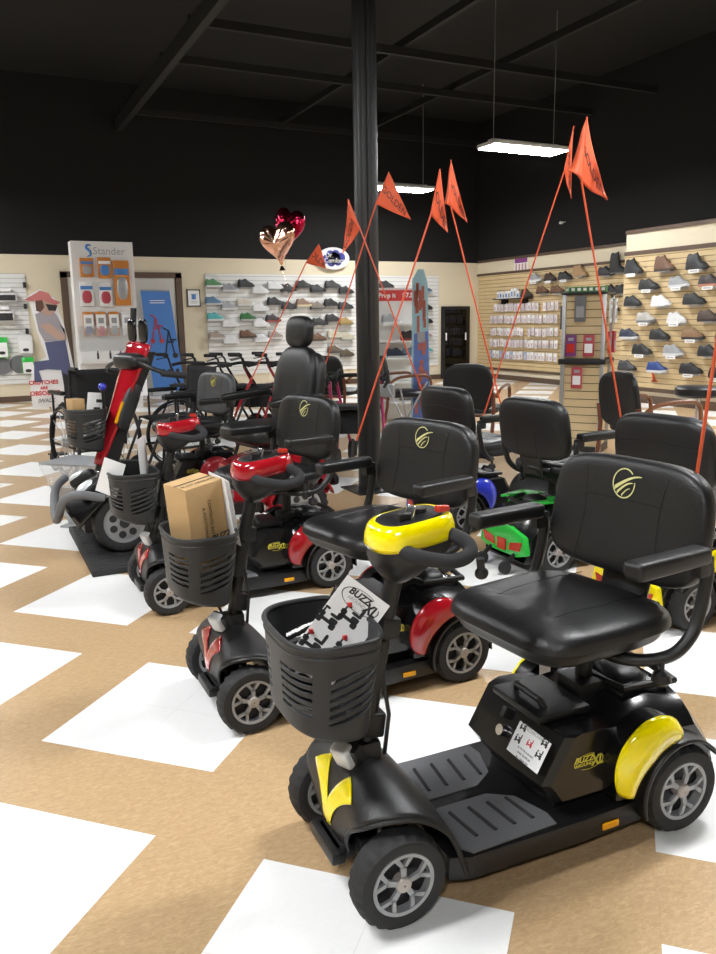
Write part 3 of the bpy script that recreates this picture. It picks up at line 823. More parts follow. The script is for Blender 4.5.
# cowl and column, leaning back
cw = MB()
def cowl(u, v, off=0):
    a = v*2-1
    x = -.08+.30*u; z = .50+.67*u; w_ = .03+.10*u
    return V((x-.03*(1-a*a)-off, a*w_, z+.02*(1-a*a)))
cw.grid(lambda u, v: cowl(u, v), 20, 12); cw.build('red_cowl', 'red', T4, solid=.015)
cb = MB(); cb.loft([[V((x+dx, y, z)) for dx, y in ((-.02, -.05*k), (.06, -.055*k), (.08, 0), (.06, .055*k), (-.02, .05*k))] for x, z, k in ((-.07, .47, 1), (-.01, .62, 1), (.09, .85, 1.1), (.19, 1.06, 1.4), (.22, 1.13, 1.4))])
cb.build('tiller_column', 'plastic', T4)
MB().sq((.085, -.075, .83), (.045, .022, .14), 3, 3, rot=Euler((0, R(26), 0)).to_matrix(), nu=20, nl=12).build('side_panel', 'basket', T4)
MB().box((.02, -.078, .80), (.018, .01, .13), (0, R(26), 0), bev=.003).build('indicator', 'amber', T4)
rb = MB()
for i in range(5): rb.lathe([(.06-.004*i, 0), (.068-.004*i, .012), (.06-.004*i, .024)], (-.06+.008*i, 0, .34+.026*i), (0, 0, 1), 24)
rb.build('rubber_boot', 'rubber', T4)
STR = Matrix.Rotation(R(20), 4, 'Z')
hb = MB()
hb.tube([(.17, -.30, 1.02), (.30, -.34, 1.0)], .018, 12).tube([(.17, .30, 1.02), (.30, .34, 1.0)], .018, 12)
hb.build('hand_grip', 'foam', T4)
hb = MB(); hb.tube([(.30, -.33, 1.0), (.15, -.30, 1.03), (.14, -.12, 1.08), (.14, .12, 1.08), (.15, .30, 1.03), (.30, .33, 1.0)], .013, 10, smooth=2)
hb.sq((.16, 0, 1.08), (.07, .13, .05), 3, 3, nu=24, nl=10); hb.build('handlebar', 'plastic', T4)
for sg in (-1, 1):
    mr = MB().tube([(.16, sg*.05, 1.08), (.19, sg*.06, 1.16), (.2, sg*.06-.03, 1.20)], .006, 8)
    mr.build('mirror_stalk', 'dark', T4)
    MB().sq((.2, sg*.06-.03, 1.25), (.016, .04, .07), 3, 2.6, nu=24, nl=12).build('rear_view_mirror', 'gloss', T4)
MB().tube([(.2, .05, 1.1), (.22, .06, 1.2), (.22, .03, 1.38)], .018, 12).build('cane_holder', 'rubber', T4)
for c in T4.children:
    if c.name.split('.')[0] in ('red_cowl', 'tiller_column', 'side_panel', 'indicator', 'hand_grip', 'handlebar', 'mirror_stalk', 'rear_view_mirror', 'cane_holder'): c.data.transform(STR)
basket(T4, -.02, .83, 0, .15, .22, .24)
MB().tube([(-.06, 0, .58), (-.0, 0, .66)], .012).build('basket_bracket', 'dark', T4)
# captain seat
before4 = set(T4.children)
cs = MB().sq((1.02, 0, .62), (.27, .25, .065), 3.6, 4.5, nu=56, nl=18).build('seat_cushion', 'leather', T4)
MB().cyl((1.0, 0, .4), (1.0, 0, .57), .035).box((1.0, 0, .55), (.3, .3, .03), bev=.01).build('seat_post', 'dark', T4)
RB = Euler((0, R(11), 0)).to_matrix()
def cap(p):
    e = .012*math.exp(-((p.z-.02)/.028)**2)+.010*math.exp(-((p.z+.075)/.02)**2)
    if p.x < 0 and abs(p.y) < .11: p.x += e
    p.y *= 1-.16*max(0, p.z/.27)**2
    return p
bk = MB().sq((1.22, 0, .875), (.055, .215, .265), 3.6, 4, rot=RB, fn=cap, nu=64, nl=48).build('backrest', 'leather', T4)
MB().sq((1.25, 0, .86), (.045, .245, .25), 3.8, 4, rot=RB, nu=48, nl=20).build('backrest_shell', 'leather', bk)
MB().sq((1.265, 0, 1.225), (.048, .12, .10), 3.0, 3.4, rot=Euler((0, R(6), 0)).to_matrix(), nu=40, nl=20).build('headrest', 'leather', T4)
MB().tube([(1.27, -.05, 1.1), (1.27, -.05, 1.17)], .008).tube([(1.27, .05, 1.1), (1.27, .05, 1.17)], .008).build('headrest_post', 'steel', T4)
for sg in (-1, 1):
    MB().sq((1.03, sg*.29, .83), (.19, .032, .026), 4, 4.5, nu=32, nl=12, rot=Euler((0, R(-4), 0)).to_matrix()).build('arm_pad', 'plastic', T4)
    MB().tube([(1.2, sg*.28, .83), (1.24, sg*.27, .80), (1.22, sg*.26, .62), (1.1, sg*.2, .56)], .015, 10, smooth=2).build('arm_bracket', 'dark', T4)
ST = Matrix.Translation((1.0, 0, 0)) @ Matrix.Rotation(R(12), 4, 'Z') @ Matrix.Translation((-1.06, 0, 0))
def kids(o):
    for c in o.children: yield c; yield from kids(c)
for c in [c for c in kids(T4) if c not in before4 and (c.parent not in before4)]:
    if c.parent == T4 or c.parent.name.startswith('backrest'): c.data.transform(ST)
carton((T4.location.x-.17, T4.location.y+.07, .78), (.07, .09, .20), (0, 0, .3), 'small cardboard box standing in the highest basket', False)
q = MB().box((0, 0, 0), (.09, .004, .24)).build('magazine', 'white'); q.location = (T4.location.x-.09, T4.location.y-.05, .80); q.rotation_euler = (.1, .12, R(20)); tag(q, 'folded white brochure standing in the highest basket', 'brochure')
for k in range(4): MB().box((-.01+.012*k, -.0028, -.06+.045*k), (.04, .001, .018)).build('printed_picture', 'ink', q)
q = MB().sq((0, 0, 0), (.022, .022, .022), 2, 2, nu=20, nl=12).build('blue_horn', 'blue'); q.location = (T4.location.x-.035, T4.location.y-.06, .95); tag(q, 'round blue cap beside the tall red cowl', 'cap')
q = MB().cyl((T4.location.x-.035, T4.location.y-.06, .80), (T4.location.x-.035, T4.location.y-.06, .93), .008).build('cap_stem', 'dark', None); tag(q, 'dark stem holding the round blue cap', 'stem')

# ramp the big scooter stands on
rp = MB().prism([(0, 0), (.50, 0), (.50, 1.04), (0, 1.04)], .035, Matrix.Translation((.475, 4.14, 0)), bev=.006)
rpo = rp.build('rubber_ramp', 'rubber'); tag(rpo, 'black ribbed rubber threshold ramp under the front wheels of the big scooter', 'ramp')
g = MB()
for k in range(24): g.box((.725, 4.17+.042*k, .0358), (.46, .012, .003))
g.build('rib', 'rubber', rpo)
# grey display stand left of the big scooter
st = thing('display_stand', 'low grey metal and clear plastic stand behind the rubber ramp', 'display stand', (.60, 5.3, 0))
g = MB().prism([(-.25, .10), (.18, -.34), (.30, -.12), (-.02, .32)], .012, Matrix.Translation((0, 0, .41))); g.build('top_plate', 'greymetal', st)
g = MB()
for k in range(10):
    f = k/9; a = V((-.25, .10, .424)).lerp(V((-.02, .32, .424)), f); c = V((.18, -.34, .424)).lerp(V((.30, -.12, .424)), f); g.tube([a, c], .003, 6)
g.build('rib', 'greymetal', st)
MB().quad((-.25, .10, .41), (.18, -.34, .41), (.17, -.32, .27), (-.20, .06, .27)).build('clear_front', 'acrylic', st, solid=.004)
MB().loft([[(-.20, .06, .27), (.12, -.28, .27), (.12, -.27, .28), (-.20, .07, .28)], [(-.10, .04, .005), (.06, -.12, .005), (.07, -.11, .005), (-.09, .05, .005)]]).build('leg', 'greymetal', st)
MB().box((0, .0, .006), (.26, .2, .012), (0, 0, R(-45))).build('foot', 'greymetal', st)
MB().tube([(.1, .05, .012), (.1, .05, .41)], .012).build('post', 'greymetal', st)

# scooter behind the big one: grey logo back, sits at the left of the captain seat
S5 = scooter('red and black travel scooter with grey back rest behind the big captain seat', (.86, 5.75, 0), 'redmetal', GR, swivel=14, back='leather_grey', logo='logo', has_basket=False, tiller=False)

# ---------------------------------------------------------------- second row, seen from behind
GB = 'travel scooters parked in the second row with their backs to the front row'
Q1 = scooter('yellow travel scooter in the second row, red tail lights towards the nearest scooter', (3.40, 2.40, 0), 'yellow', GB, rz=PI, swivel=4, tail='yellow', logo=None, has_basket=False, tiller=False, zc=.51)
Q2 = scooter('bright green travel scooter in the second row beside the yellow one', (3.40, 3.26, 0), 'green', GB, rz=PI, swivel=4, tail='green', logo=None, has_basket=False, tiller=False, zc=.51)
Q3 = scooter('blue travel scooter in the second row beyond the green one', (3.42, 4.12, 0), 'blue', GB, rz=PI, swivel=4, tail='blue', logo=None, has_basket=False, tiller=False, zc=.51)
# ---------------------------------------------------------------- shoes
COL = dict(black=((.012, .012, .013), (.02, .02, .02)), white=((.62, .62, .62), (.7, .7, .7)), green=((.10, .25, .12), (.6, .6, .6)), grey=((.28, .29, .30), (.6, .6, .6)),
  blue=((.10, .19, .30), (.5, .5, .5)), cream=((.55, .50, .42), (.6, .6, .58)), brownwhite=((.18, .10, .06), (.6, .5, .3)), greybrown=((.16, .13, .10), (.05, .05, .05)),
  teal=((.08, .38, .38), (.6, .6, .6)), darkgreen=((.02, .12, .03), (.5, .5, .5)), blackred=((.02, .01, .01), (.25, .03, .03)), taupe=((.30, .24, .20), (.5, .48, .45)),
  brown=((.13, .06, .03), (.05, .03, .02)), tanyellow=((.33, .22, .07), (.2, .15, .06)), beige=((.40, .36, .27), (.5, .48, .4)), olivebrown=((.10, .08, .05), (.06, .05, .04)),
  bluegrey=((.08, .13, .18), (.3, .35, .4)), blackorange=((.03, .02, .02), (.45, .2, .12)), greywhite=((.4, .38, .35), (.15, .15, .15)), darkbrown=((.05, .03, .02), (.03, .02, .02)),
  navy=((.02, .025, .05), (.55, .55, .55)), brownblack=((.2, .11, .05), (.03, .03, .03)), darkgrey=((.04, .04, .045), (.03, .03, .03)), navyblue=((.02, .05, .2), (.6, .6, .6)),
  blackboot=((.01, .01, .011), (.02, .02, .02)), tanboot=((.33, .2, .09), (.25, .17, .1)))
NAMEC = dict(brownwhite='brown and cream', greybrown='grey brown', darkgreen='dark green', blackred='black and red', tanyellow='mustard tan', olivebrown='olive brown', bluegrey='blue grey', blackorange='black and coral',
  greywhite='grey and white', darkbrown='dark brown', brownblack='tan and black', darkgrey='dark grey', navyblue='royal blue', blackboot='black', tanboot='tan')
for k, (a, b) in COL.items(): M['shoe_'+k] = mat('shoe_upper_'+k, a, .55, bump=.3, bscale=200, vary=.12, vscale=30); M['sole_'+k] = mat('shoe_sole_'+k, b, .6)
_sh = {}
def shoe_mesh(boot):
    if boot in _sh: return _sh[boot]
    secs = [(-.138, .062, .026), (-.128, .098, .033), (-.105, .108, .036), (-.07, .094, .034), (-.035, .105, .034), (-.005, .118, .036), (.02, .100, .040), (.055, .072, .044), (.095, .054, .043), (.125, .042, .034), (.138, .022, .018)]
    if boot == 1: secs = [(x, h+(.055 if x < -.0 else .04*max(0, 1-x/.06) if x < .06 else 0), w_) for x, h, w_ in secs]
    if boot == 2: secs = [(x, h+(.16 if x < .01 else 0), w_) for x, h, w_ in secs]
    u = MB(); rings = []
    for x, h, w_ in secs:
        rings.append([V((x, w_*math.copysign(abs(cos(a))**.7, cos(a))*(1-.35*max(0, sin(a))), .022+max(0, sin(a))**.8*h if sin(a) > 0 else .022)) for a in [2*PI*i/20 for i in range(20)]])
    u.loft(rings)
    for k in range(4): u.tube([(.015+.014*k, -.022, .098-.010*k+(.05 if boot else 0)*(k < 2)), (.018+.014*k, .022, .098-.010*k+(.05 if boot else 0)*(k < 2))], .003, 5)
    so = MB(); rr = []
    for x, w_ in ((-.138, .02), (-.125, .036), (-.09, .041), (-.03, .038), (.03, .042), (.08, .048), (.115, .042), (.138, .03), (.148, .012)):
        z1 = .028 if x < .09 else .028+.01*(x-.09)/.05
        rr.append([(x, -w_, 0 if x < .11 else .008), (x, w_, 0 if x < .11 else .008), (x, w_, z1), (x, -w_, z1)])
    so.loft([[V(p) for p in r] for r in rr])
    uo, oo = u.build('t', None), so.build('t', None)
    _sh[boot] = (uo.data, oo.data); bpy.data.objects.remove(uo); bpy.data.objects.remove(oo)
    return _sh[boot]
def put_shoe(p, rz, c, label, group, boot=0, tilt=0, s=1):
    um, sm = shoe_mesh(boot)
    key = (boot, c)
    if key not in _sh:
        a, b = um.copy(), sm.copy(); a.materials.clear(); b.materials.clear(); a.materials.append(M['shoe_'+c]); b.materials.append(M['sole_'+c]); _sh[key] = (a, b)
    a, b = _sh[key]
    o = bpy.data.objects.new('boot' if boot else 'shoe', a); col.objects.link(o); o.location = p; o.rotation_euler = (0, tilt, rz); o.scale = (s, s, s)
    k = bpy.data.objects.new('sole', b); col.objects.link(k); k.parent = o
    return tag(o, label, 'boot' if boot else 'shoe', group)
M['shelfp'] = mat('clear_shelf_plastic', (.75, .76, .76), .2, alpha=.55)
def shoe_shelf(p, n, labelled, label, group, m='shelfp'):
    """little shelf sticking out along n"""
    n = V((*n, 0)); d = V((-n.y, n.x, 0)); rz = math.atan2(d.y, d.x)
    o = MB().box((0, 0, 0), (.24, .115, .004)).box((0, .055 if n.y < 0 or n.x < 0 else -.055, .0), (.24, .004, .05)).build('shoe_shelf', m)
    o.location = V(p)+n*.0; o.rotation_euler = (0, 0, math.atan2(n.y, n.x)+PI/2)
    if labelled:
        q = MB().box((0, -.059, -.018), (.17, .002, .045)).build('price_label', 'white', o)
        MB().box((0, -.0603, -.018), (.12, .0006, .012)).build('printed_line', 'greyink', q)
    return tag(o, label, 'shelf', group)
ORD = ['top', 'second', 'third', 'fourth', 'fifth', 'sixth', 'bottom']
def rowsort(data, gap):
    """data: (pos, z, ...) -> list with row and column words"""
    rows = []
    for d in sorted(data, key=lambda q: -q[1]):
        if rows and abs(rows[-1][0][1]-d[1]) < gap: rows[-1].append(d)
        else: rows.append([d])
    return rows
CNT = ['first', 'second', 'third', 'fourth', 'fifth', 'sixth', 'seventh', 'eighth', 'ninth', 'tenth', 'eleventh', 'twelfth', 'thirteenth', 'fourteenth']
BACK = [(4.24,1.97,"green"),(4.55,1.89,"grey"),(4.86,1.97,"black"),(5.14,1.86,"white"),(5.44,1.94,"white"),(5.71,1.89,"black"),(6.03,1.96,"black"),(6.33,1.88,"black"),(4.22,1.65,"blue"),(4.51,1.56,"grey"),(4.83,1.63,"cream"),(5.13,1.53,"white"),(5.43,1.64,"black"),(5.71,1.56,"black"),(6.02,1.61,"brownwhite"),(6.32,1.55,"greybrown"),(4.24,1.36,"teal"),(4.52,1.25,"white"),(4.88,1.35,"darkgreen"),(5.13,1.24,"white"),(5.38,1.32,"blackred"),(6.36,1.24,"black"),(4.25,1.02,"taupe"),(4.52,0.94,"white"),(4.86,1.03,"brown"),(5.14,0.95,"white"),(5.42,1.0,"taupe"),(6.32,0.94,"brown"),(6.65,1.96,"black"),(6.95,1.85,"black"),(6.61,1.61,"black"),(6.93,1.55,"black"),(6.64,1.31,"black"),(6.93,1.24,"tanyellow"),(6.67,1.00,"beige"),(6.95,0.95,"beige"),(6.67,0.69,"olivebrown"),(6.94,0.61,"olivebrown"),(7.86,1.96,"black"),(8.78,1.87,"bluegrey"),(8.80,1.52,"black"),(8.80,1.24,"black"),(8.80,0.93,"taupe"),(8.82,0.62,"teal")]
rr_ = rowsort(BACK, .16)
seen = []
for ri, row in enumerate(rr_):
    for ci, (x, z, c) in enumerate(sorted(row)):
        if any(abs(x-a) < .14 and abs(z-b) < .1 for a, b in seen): continue
        seen.append((x, z))
        shoe_shelf((x, YB-.085, z-.05), (0, -1), False, 'small clear shoe shelf on the white back slatwall', 'shoe shelves on the white slatwall')
        put_shoe((x, YB-.085, z-.047), random.uniform(-.15, .15), c, '%s shoe on the white slatwall, %s row, %s from the left' % (NAMEC.get(c, c), ORD[min(ri, 6)], CNT[ci]), 'shoes on the white slatwall', s=1.14)
RIGHT = [(8.99,1.94,"black",1),(8.41,1.94,"brown",0),(7.85,1.93,"black",1),(8.68,1.70,"black",1),(8.14,1.71,"grey",1),(7.61,1.70,"blackorange",1),(8.98,1.47,"black",0),(8.44,1.46,"white",0),(7.86,1.47,"black",0),(8.70,1.23,"greywhite",1),(8.14,1.22,"white",1),(7.60,1.24,"darkbrown",0),(9.02,0.99,"navy",0),(8.43,0.99,"black",0),(7.84,1.00,"brownblack",1),(8.75,0.77,"black",1),(8.16,0.77,"grey",1),(7.56,0.78,"black",0),(9.03,0.52,"darkgrey",0),(8.44,0.52,"navyblue",0),(7.84,0.53,"black",1),(7.36,0.50,"black",1),(7.3,.99,'black',0),(7.3,1.46,'grey',0),(7.3,1.93,'brown',0)]
for ri, row in enumerate(rowsort(RIGHT, .1)):
    for ci, (y, z, c, l) in enumerate(sorted(row, reverse=True)):
        shoe_shelf((XP-.085, y, z-.05), (-1, 0), l, 'small shoe shelf %s on the maple slatwall' % ('with white price label' if l else 'without a label'), 'shoe shelves on the projecting wall')
        put_shoe((XP-.085, y, z-.047), -PI/2+random.uniform(-.1, .2), c, '%s shoe on the projecting right wall, %s row, %s from the left' % (NAMEC.get(c, c), ORD[ri], CNT[ci]), 'shoes on the projecting right wall', boot=1 if (ri == 0 and c in ('brown', 'black')) else 0, s=1.18)
FAR = [(10.75,2.02,"black",0),(10.47,2.08,"blackboot",0),(10.62,1.71,"black",0),(10.35,1.70,"black",0),(10.58,1.41,"black",0),(12.66,2.01,"grey",1),(12.23,2.00,"darkbrown",1),(11.80,2.00,"black",1),(11.40,2.06,"tanboot",0),(12.93,1.73,"darkbrown",0),(12.44,1.77,"brown",0),(12.01,1.76,"brown",0)]
for ri, row in enumerate(rowsort(FAR, .12)):
    for ci, (y, z, c, l) in enumerate(sorted(row, reverse=True)):
        if abs(y-12.93) > .01: shoe_shelf((XR-.085, y, z-.05-(.03 if 'boot' in c else 0)), (-1, 0), l, 'small shoe shelf %s on the recessed maple slatwall' % ('with white price label' if l else 'without a label'), 'shoe shelves on the recessed wall')
        put_shoe((XR-.085, y, z-.047-(.03 if 'boot' in c else 0)), -PI/2+random.uniform(-.1, .2), c, '%s shoe on the recessed right wall, %s row, %s from the left' % (NAMEC.get(c, c), ORD[ri], CNT[ci]), 'shoes on the recessed right wall', boot=2 if c == 'blackboot' else 1 if c == 'tanboot' else 0, s=1.18)

# black display shelf with small white boxes
sf = MB().box((XR-.11, 13.34, 1.655), (.2, 1.1, .02)).build('display_shelf', 'plastic'); tag(sf, 'black shelf with small boxes on the recessed maple slatwall', 'shelf')
MB().box((XR-.11, 13.6, 1.60), (.18, .015, .09)).box((XR-.11, 12.95, 1.60), (.18, .015, .09)).build('bracket', 'plastic', sf)
for k in range(8):
    h = (.14, .15, .13, .15, .15, .19, .2, .13)[k]
    q = MB().box((0, 0, 0), (.06, .075, h)).build('product_box', 'white'); q.location = (XR-.1, 13.82-.095*k, 1.666+h/2)
    MB().box((-.0305, 0, -.01), (.001, .05, h*.5)).build('printed_panel', ('greyink', 'bluetone', 'greyink', 'bluetone')[k % 4], q)
    tag(q, 'small white product box on the black shelf, %s from the left' % CNT[k], 'box', 'small boxes on the black shelf')
# packets
PM = [mat('packet_%d' % i, c, .45) for i, c in enumerate(((.74, .70, .70), (.66, .61, .62), (.8, .8, .8), (.58, .54, .56), (.3, .36, .52)))]
pk = MB().box((0, 0, -.075), (.02, .088, .155), bev=.004).build('t', None); pkm = pk.data; bpy.data.objects.remove(pk)
hk = MB().cyl((.05, 0, 0), (-.02, 0, 0), .003, n=6).build('t', 'dark'); hkm = hk.data; bpy.data.objects.remove(hk)
pr = MB().box((-.0108, 0, -.095), (.001, .05, .07)).build('t', 'greyink'); prm = pr.data; bpy.data.objects.remove(pr)
pkms = []
for m in PM: c = pkm.copy(); c.materials.append(m); pkms.append(c)
M['pack_print'] = mat('packet_print', (.52, .42, .46), .5); prm.materials.clear(); prm.materials.append(M['pack_print'])
RW = [('top', 1.56), ('second', 1.325), ('third', 1.07), ('fourth', .84), ('bottom', .60)]
for ri, (rn, z) in enumerate(RW):
    for k in range(19):
        y = 14.08-k*.1145+random.uniform(-.012, .012)
        if random.random() < .06: continue
        mi = random.choice((0, 0, 1, 2, 3)) if ri < 4 else (random.choice((4, 2, 4)) if k < 11 else random.choice((0, 2, 2)))
        o = bpy.data.objects.new('hanging_packet', pkms[mi]); col.objects.link(o); o.location = (XR-.07-random.uniform(0, .02), y, z+random.uniform(-.01, .01)); o.rotation_euler = (random.uniform(-.03, .03), 0, 0)
        for nm, me in (('peg_hook', hkm), ('printed_panel', prm)):
            h = bpy.data.objects.new(nm, me); col.objects.link(h); h.parent = o
        tag(o, 'small card backed packet hanging in the %s row of the recessed right wall' % rn, 'packet', 'packets hanging in the %s row' % rn)
ps = MB().box((XR-.005, 13.23, 2.325), (.006, .42, .25)).build('small_poster', 'white'); tag(ps, 'small purple and pink poster above the recessed slatwall', 'poster')
MB().box((XR-.0085, 13.23, 2.40), (.001, .4, .09)).build('printed_panel', mat('purple_print', (.25, .06, .25), .6), ps)
for k in range(4): MB().box((XR-.0085, 13.38-.1*k, 2.28), (.001, .06, .12)).build('printed_panel', mat('rose_print', (.5, .3, .3), .6), ps)
sg_ = MB().loft([[(XP-.035, 8.62, .56), (XP-.035, 8.59, .56), (XP-.03, 8.59, .56), (XP-.03, 8.62, .56)], [(XP-.035, 8.55, .33), (XP-.035, 8.50, .33), (XP-.03, 8.50, .33), (XP-.03, 8.55, .33)]]).box((XP-.033, 8.525, .34), (.004, .12, .02))
tag(sg_.build('orange_shoehorn', 'orange'), 'slim orange shoehorn hanging low on the projecting maple wall', 'shoehorn')
q = MB().box((0, 0, 0), (.05, .06, .045), bev=.008).cyl((.02, 0, 0), (.10, 0, .02), .01, n=8).build('security_camera', 'whiteplastic'); q.location = (XR-.1, 11.95, 2.98); tag(q, 'tiny white security camera high on the black right wall', 'camera')

# ---------------------------------------------------------------- slatwall tower in the middle right
KT = thing('display_tower', 'square maple slatwall display tower with grey corner posts and black band', 'display tower', (5.38, 5.95, 0), R(36))
def tower(z0, z1, w_):
    b = MB(); z = z0
    while z < z1-.02:
        h = min(.068, z1-z); b.box((0, 0, z+h/2), (w_, w_, h)); z += .076
    return b
tower(.06, .84, .34).build('lower_slats', 'slatwood', KT); tower(.90, 1.49, .34).build('upper_slats', 'slatwood', KT)
MB().box((0, 0, .75), (.325, .325, 1.45)).build('core', 'slatback', KT)
MB().box((0, 0, .87), (.44, .44, .05), bev=.006).build('middle_band', 'plastic', KT); MB().box((0, 0, 1.5), (.42, .42, .025), bev=.005).build('top_cap', 'plastic', KT); MB().box((0, 0, .03), (.40, .40, .06)).build('plinth', 'plastic', KT)
for sx_ in (-1, 1):
    for sy_ in (-1, 1): MB().box((sx_*.185, sy_*.185, .75), (.035, .035, 1.48), bev=.006).build('corner_post', 'alu', KT)
def on_tower(name, lx, ly, z, w_, h, m, label, cat, grp=None, pm=None, d=.012):
    """lx/ly: face direction, offset along face given by the other one"""
    n = V((lx, ly, 0)).normalized()
    c, s = cos(R(30)), sin(R(30))
    def wl_(p): return V((5.38+p.x*c-p.y*s, 5.95+p.x*s+p.y*c, p.z))
    return n
TW = Matrix.Translation((5.38, 5.95, 0)) @ Matrix.Rotation(R(36), 4, 'Z')
M['violet'] = mat('violet_card', (.16, .03, .16), .5); M['redcard'] = mat('red_card', (.42, .05, .07), .5)
def tower_pack(p, rz, w_, h, m, label, pm='white', group=None):
    o = MB().box((0, 0, 0), (w_, .014, h), bev=.002).build('hanging_pack', m); o.matrix_world = TW @ Matrix.Translation(p) @ Matrix.Rotation(rz, 4, 'Z')
    MB().box((0, -.0078, -h*.12), (w_*.72, .001, h*.42)).build('printed_panel', pm, o)
    MB().box((0, -.0078, h*.3), (w_*.5, .001, h*.14)).build('printed_panel', 'pad' if pm == 'greyink' else 'rim', o)
    MB().cyl((0, .05, h/2-.01), (0, -.01, h/2-.01), .003, n=6).build('peg_hook', 'dark', o)
    return tag(o, label, 'packet', group)
# faces of the tower: local -x faces the camera's left, local -y its right
a = -PI/2
tower_pack((-.215, .03, 1.36), a, .10, .24, 'pad', 'tall grey pack at the top of the display tower', 'greyink')
tower_pack((-.215, .105, 1.02), a, .10, .20, 'violet', 'purple pack on the display tower above the black band', 'redlens')
tower_pack((-.215, -.06, 1.02), a, .10, .20, 'redcard', 'red and white pack beside the purple pack on the display tower')
tower_pack((-.215, .04, .72), a, .10, .20, 'redcard', 'red and white pack alone below the black band of the tower')
for k in range(3):
    tower_pack((.10-.1*k, -.225-.03*(k % 2), 1.34), 0, .08, .22, 'whiteplastic', 'pale pack high on the right face of the display tower', 'greyink', 'pale packs on the right face of the tower')
    tower_pack((.10-.1*k, -.225-.03*(k % 2), 1.05), 0, .08, .2, 'redcard', 'dark red pack on the right face of the display tower', 'greyink', 'dark red packs on the right face of the tower')
    tower_pack((.10-.1*k, .225, 1.28-.26*(k % 2)), PI, .09, .22, 'pad', 'black pack on the hidden left face of the display tower', 'greyink', 'black packs on the left face of the tower')
M['greenbox'] = mat('green_carton', (.06, .22, .06), .5)
for k in range(7):
    o = MB().box((0, 0, 0), (.085, .048, .05)).build('small_carton', 'greenbox'); o.matrix_world = TW @ Matrix.Translation((-.14+.1*(k % 1), .165-.055*k, 1.5375))
    MB().box((-.043, 0, .0), (.001, .03, .025)).build('printed_panel', 'white', o); tag(o, 'small green carton in the row on top of the display tower', 'box', 'green cartons on top of the tower')

# ---------------------------------------------------------------- back wall things
def panel(name, x, z, w_, h, m, label, cat, y=YB-.012, t=.012):
    return tag(MB().box((x, y, z), (w_, t, h)).build(name, m), label, cat)
cf_ = panel('picture_frame', 3.87, 1.73, .25, .31, 'plastic', 'small black framed certificate on the cream wall beside the door', 'picture')
MB().box((3.87, YB-.019, 1.73), (.21, .002, .27)).build('certificate', 'white', cf_); MB().box((3.87, YB-.0205, 1.75), (.08, .001, .09)).build('seal', 'bluetone', cf_)
for i, z in enumerate((1.8, 1.67, 1.64)): MB().box((3.87, YB-.0205, z), (.13, .001, .008)).build('printed_line', 'greyink', cf_)
# retractable banner by the door
bn = thing('banner_stand', 'blue retractable banner with walking frame pictures in front of the door', 'banner', (3.14, 14.45, 0))
M['bannerblue'] = mat('banner_blue_print', (.06, .20, .55), .5)
def bpt(x, z): return V((x-3.14, 0, z))
g = MB().loft([[bpt(2.86, 1.85), bpt(3.37, 1.84), bpt(3.37, 1.84)+V((0, .006, 0)), bpt(2.86, 1.85)+V((0, .006, 0))], [bpt(2.98, .06), bpt(3.55, .06), bpt(3.55, .06)+V((0, .006, 0)), bpt(2.98, .06)+V((0, .006, 0))]])
g.build('banner_sheet', 'bannerblue', bn); MB().box((.12, 0, .04), (.64, .18, .07), bev=.01).build('base', 'alu', bn)
MB().cyl((-.28, -.004, 1.86), (.23, -.004, 1.85), .012).build('top_rail', 'alu', bn)
def rollator_print(x, z, s):
    b = MB()
    for p, q_ in (((-.1, -.3), (.0, .25)), ((.12, -.3), (.0, .25)), ((.0, .25), (-.12, .32)), ((-.05, 0), (.1, 0)), ((.02, .05), (.16, .05))):
        b.tube([(x+p[0]*s, -.003, z+p[1]*s), (x+q_[0]*s, -.003, z+q_[1]*s)], .012*s+.004, 5)
    for dx in (-.1, .12): b.cyl((x+dx*s, -.002, z-.3*s), (x+dx*s, -.006, z-.3*s), .06*s)
    return b
rollator_print(-.05, 1.2, .75).build('printed_picture', 'redcard', bn); rollator_print(.17, .95, .8).build('printed_picture', 'ink', bn)
for z in (1.68, 1.64): MB().box((-.0, -.002, z), (.26, .003, .012)).build('printed_line', 'white', bn)
for x in (.0, .12, .26): MB().box((x+.03, -.002, .44), (.06, .003, .06)).build('printed_picture', 'ink', bn)
# mirror
mr = MB().box((9.57, YB-.04, .74), (.72, .04, 1.6), bev=.006).build('wall_mirror', 'plastic'); tag(mr, 'tall black framed mirror leaning on the back wall near the corner', 'mirror')
MB().box((9.57, YB-.062, .76), (.54, .006, 1.42)).build('mirror_glass', 'mirror', mr)
for s in (-1, 1): MB().box((9.57+s*.25, YB-.068, .9), (.03, .008, .16)).build('clip', 'white', mr)
# logo cloud sign above the white slatwall
ds = thing('hanging_sign', 'white oval sign with blue cloud lettering above the white slatwall', 'sign', (6.68, YB-.1, 2.48))
MB().lathe([(.0, -.02), (.98, -.02), (1, 0), (.98, .02), (0, .02)], (0, 0, 0), (0, 1, 0), 48, cap=False).build('sign_board', 'whiteplastic', ds)
ds.children[0].data.transform(Matrix.Diagonal((.34, 1, .21, 1)))
cl_ = MB()
M['cloud'] = mat('royal_blue_sign', (.03, .035, .25), .4)
for x, z, r in ((-.17, -.02, .085), (-.08, .06, .09), (.04, .07, .09), (.15, .02, .09), (.08, -.06, .08), (-.06, -.07, .09), (0, 0, .12)): cl_.cyl((x, -.021, z), (x, -.0245, z), r, n=28)
cl_.build('cloud', 'cloud', ds)
Tm = axes((0, -.026, 0), (1, 0, 0), (0, 0, 1))
text('lettering', 'Dr.', .13, 'whiteplastic', ds, Tm @ Matrix.Translation((-.1, .055, 0)), .001); text('lettering', 'Comfort', .12, 'whiteplastic', ds, Tm @ Matrix.Translation((.0, -.045, 0)), .001)
MB().box((0, .05, -.15), (.03, .1, .02)).build('bracket', 'plastic', ds)

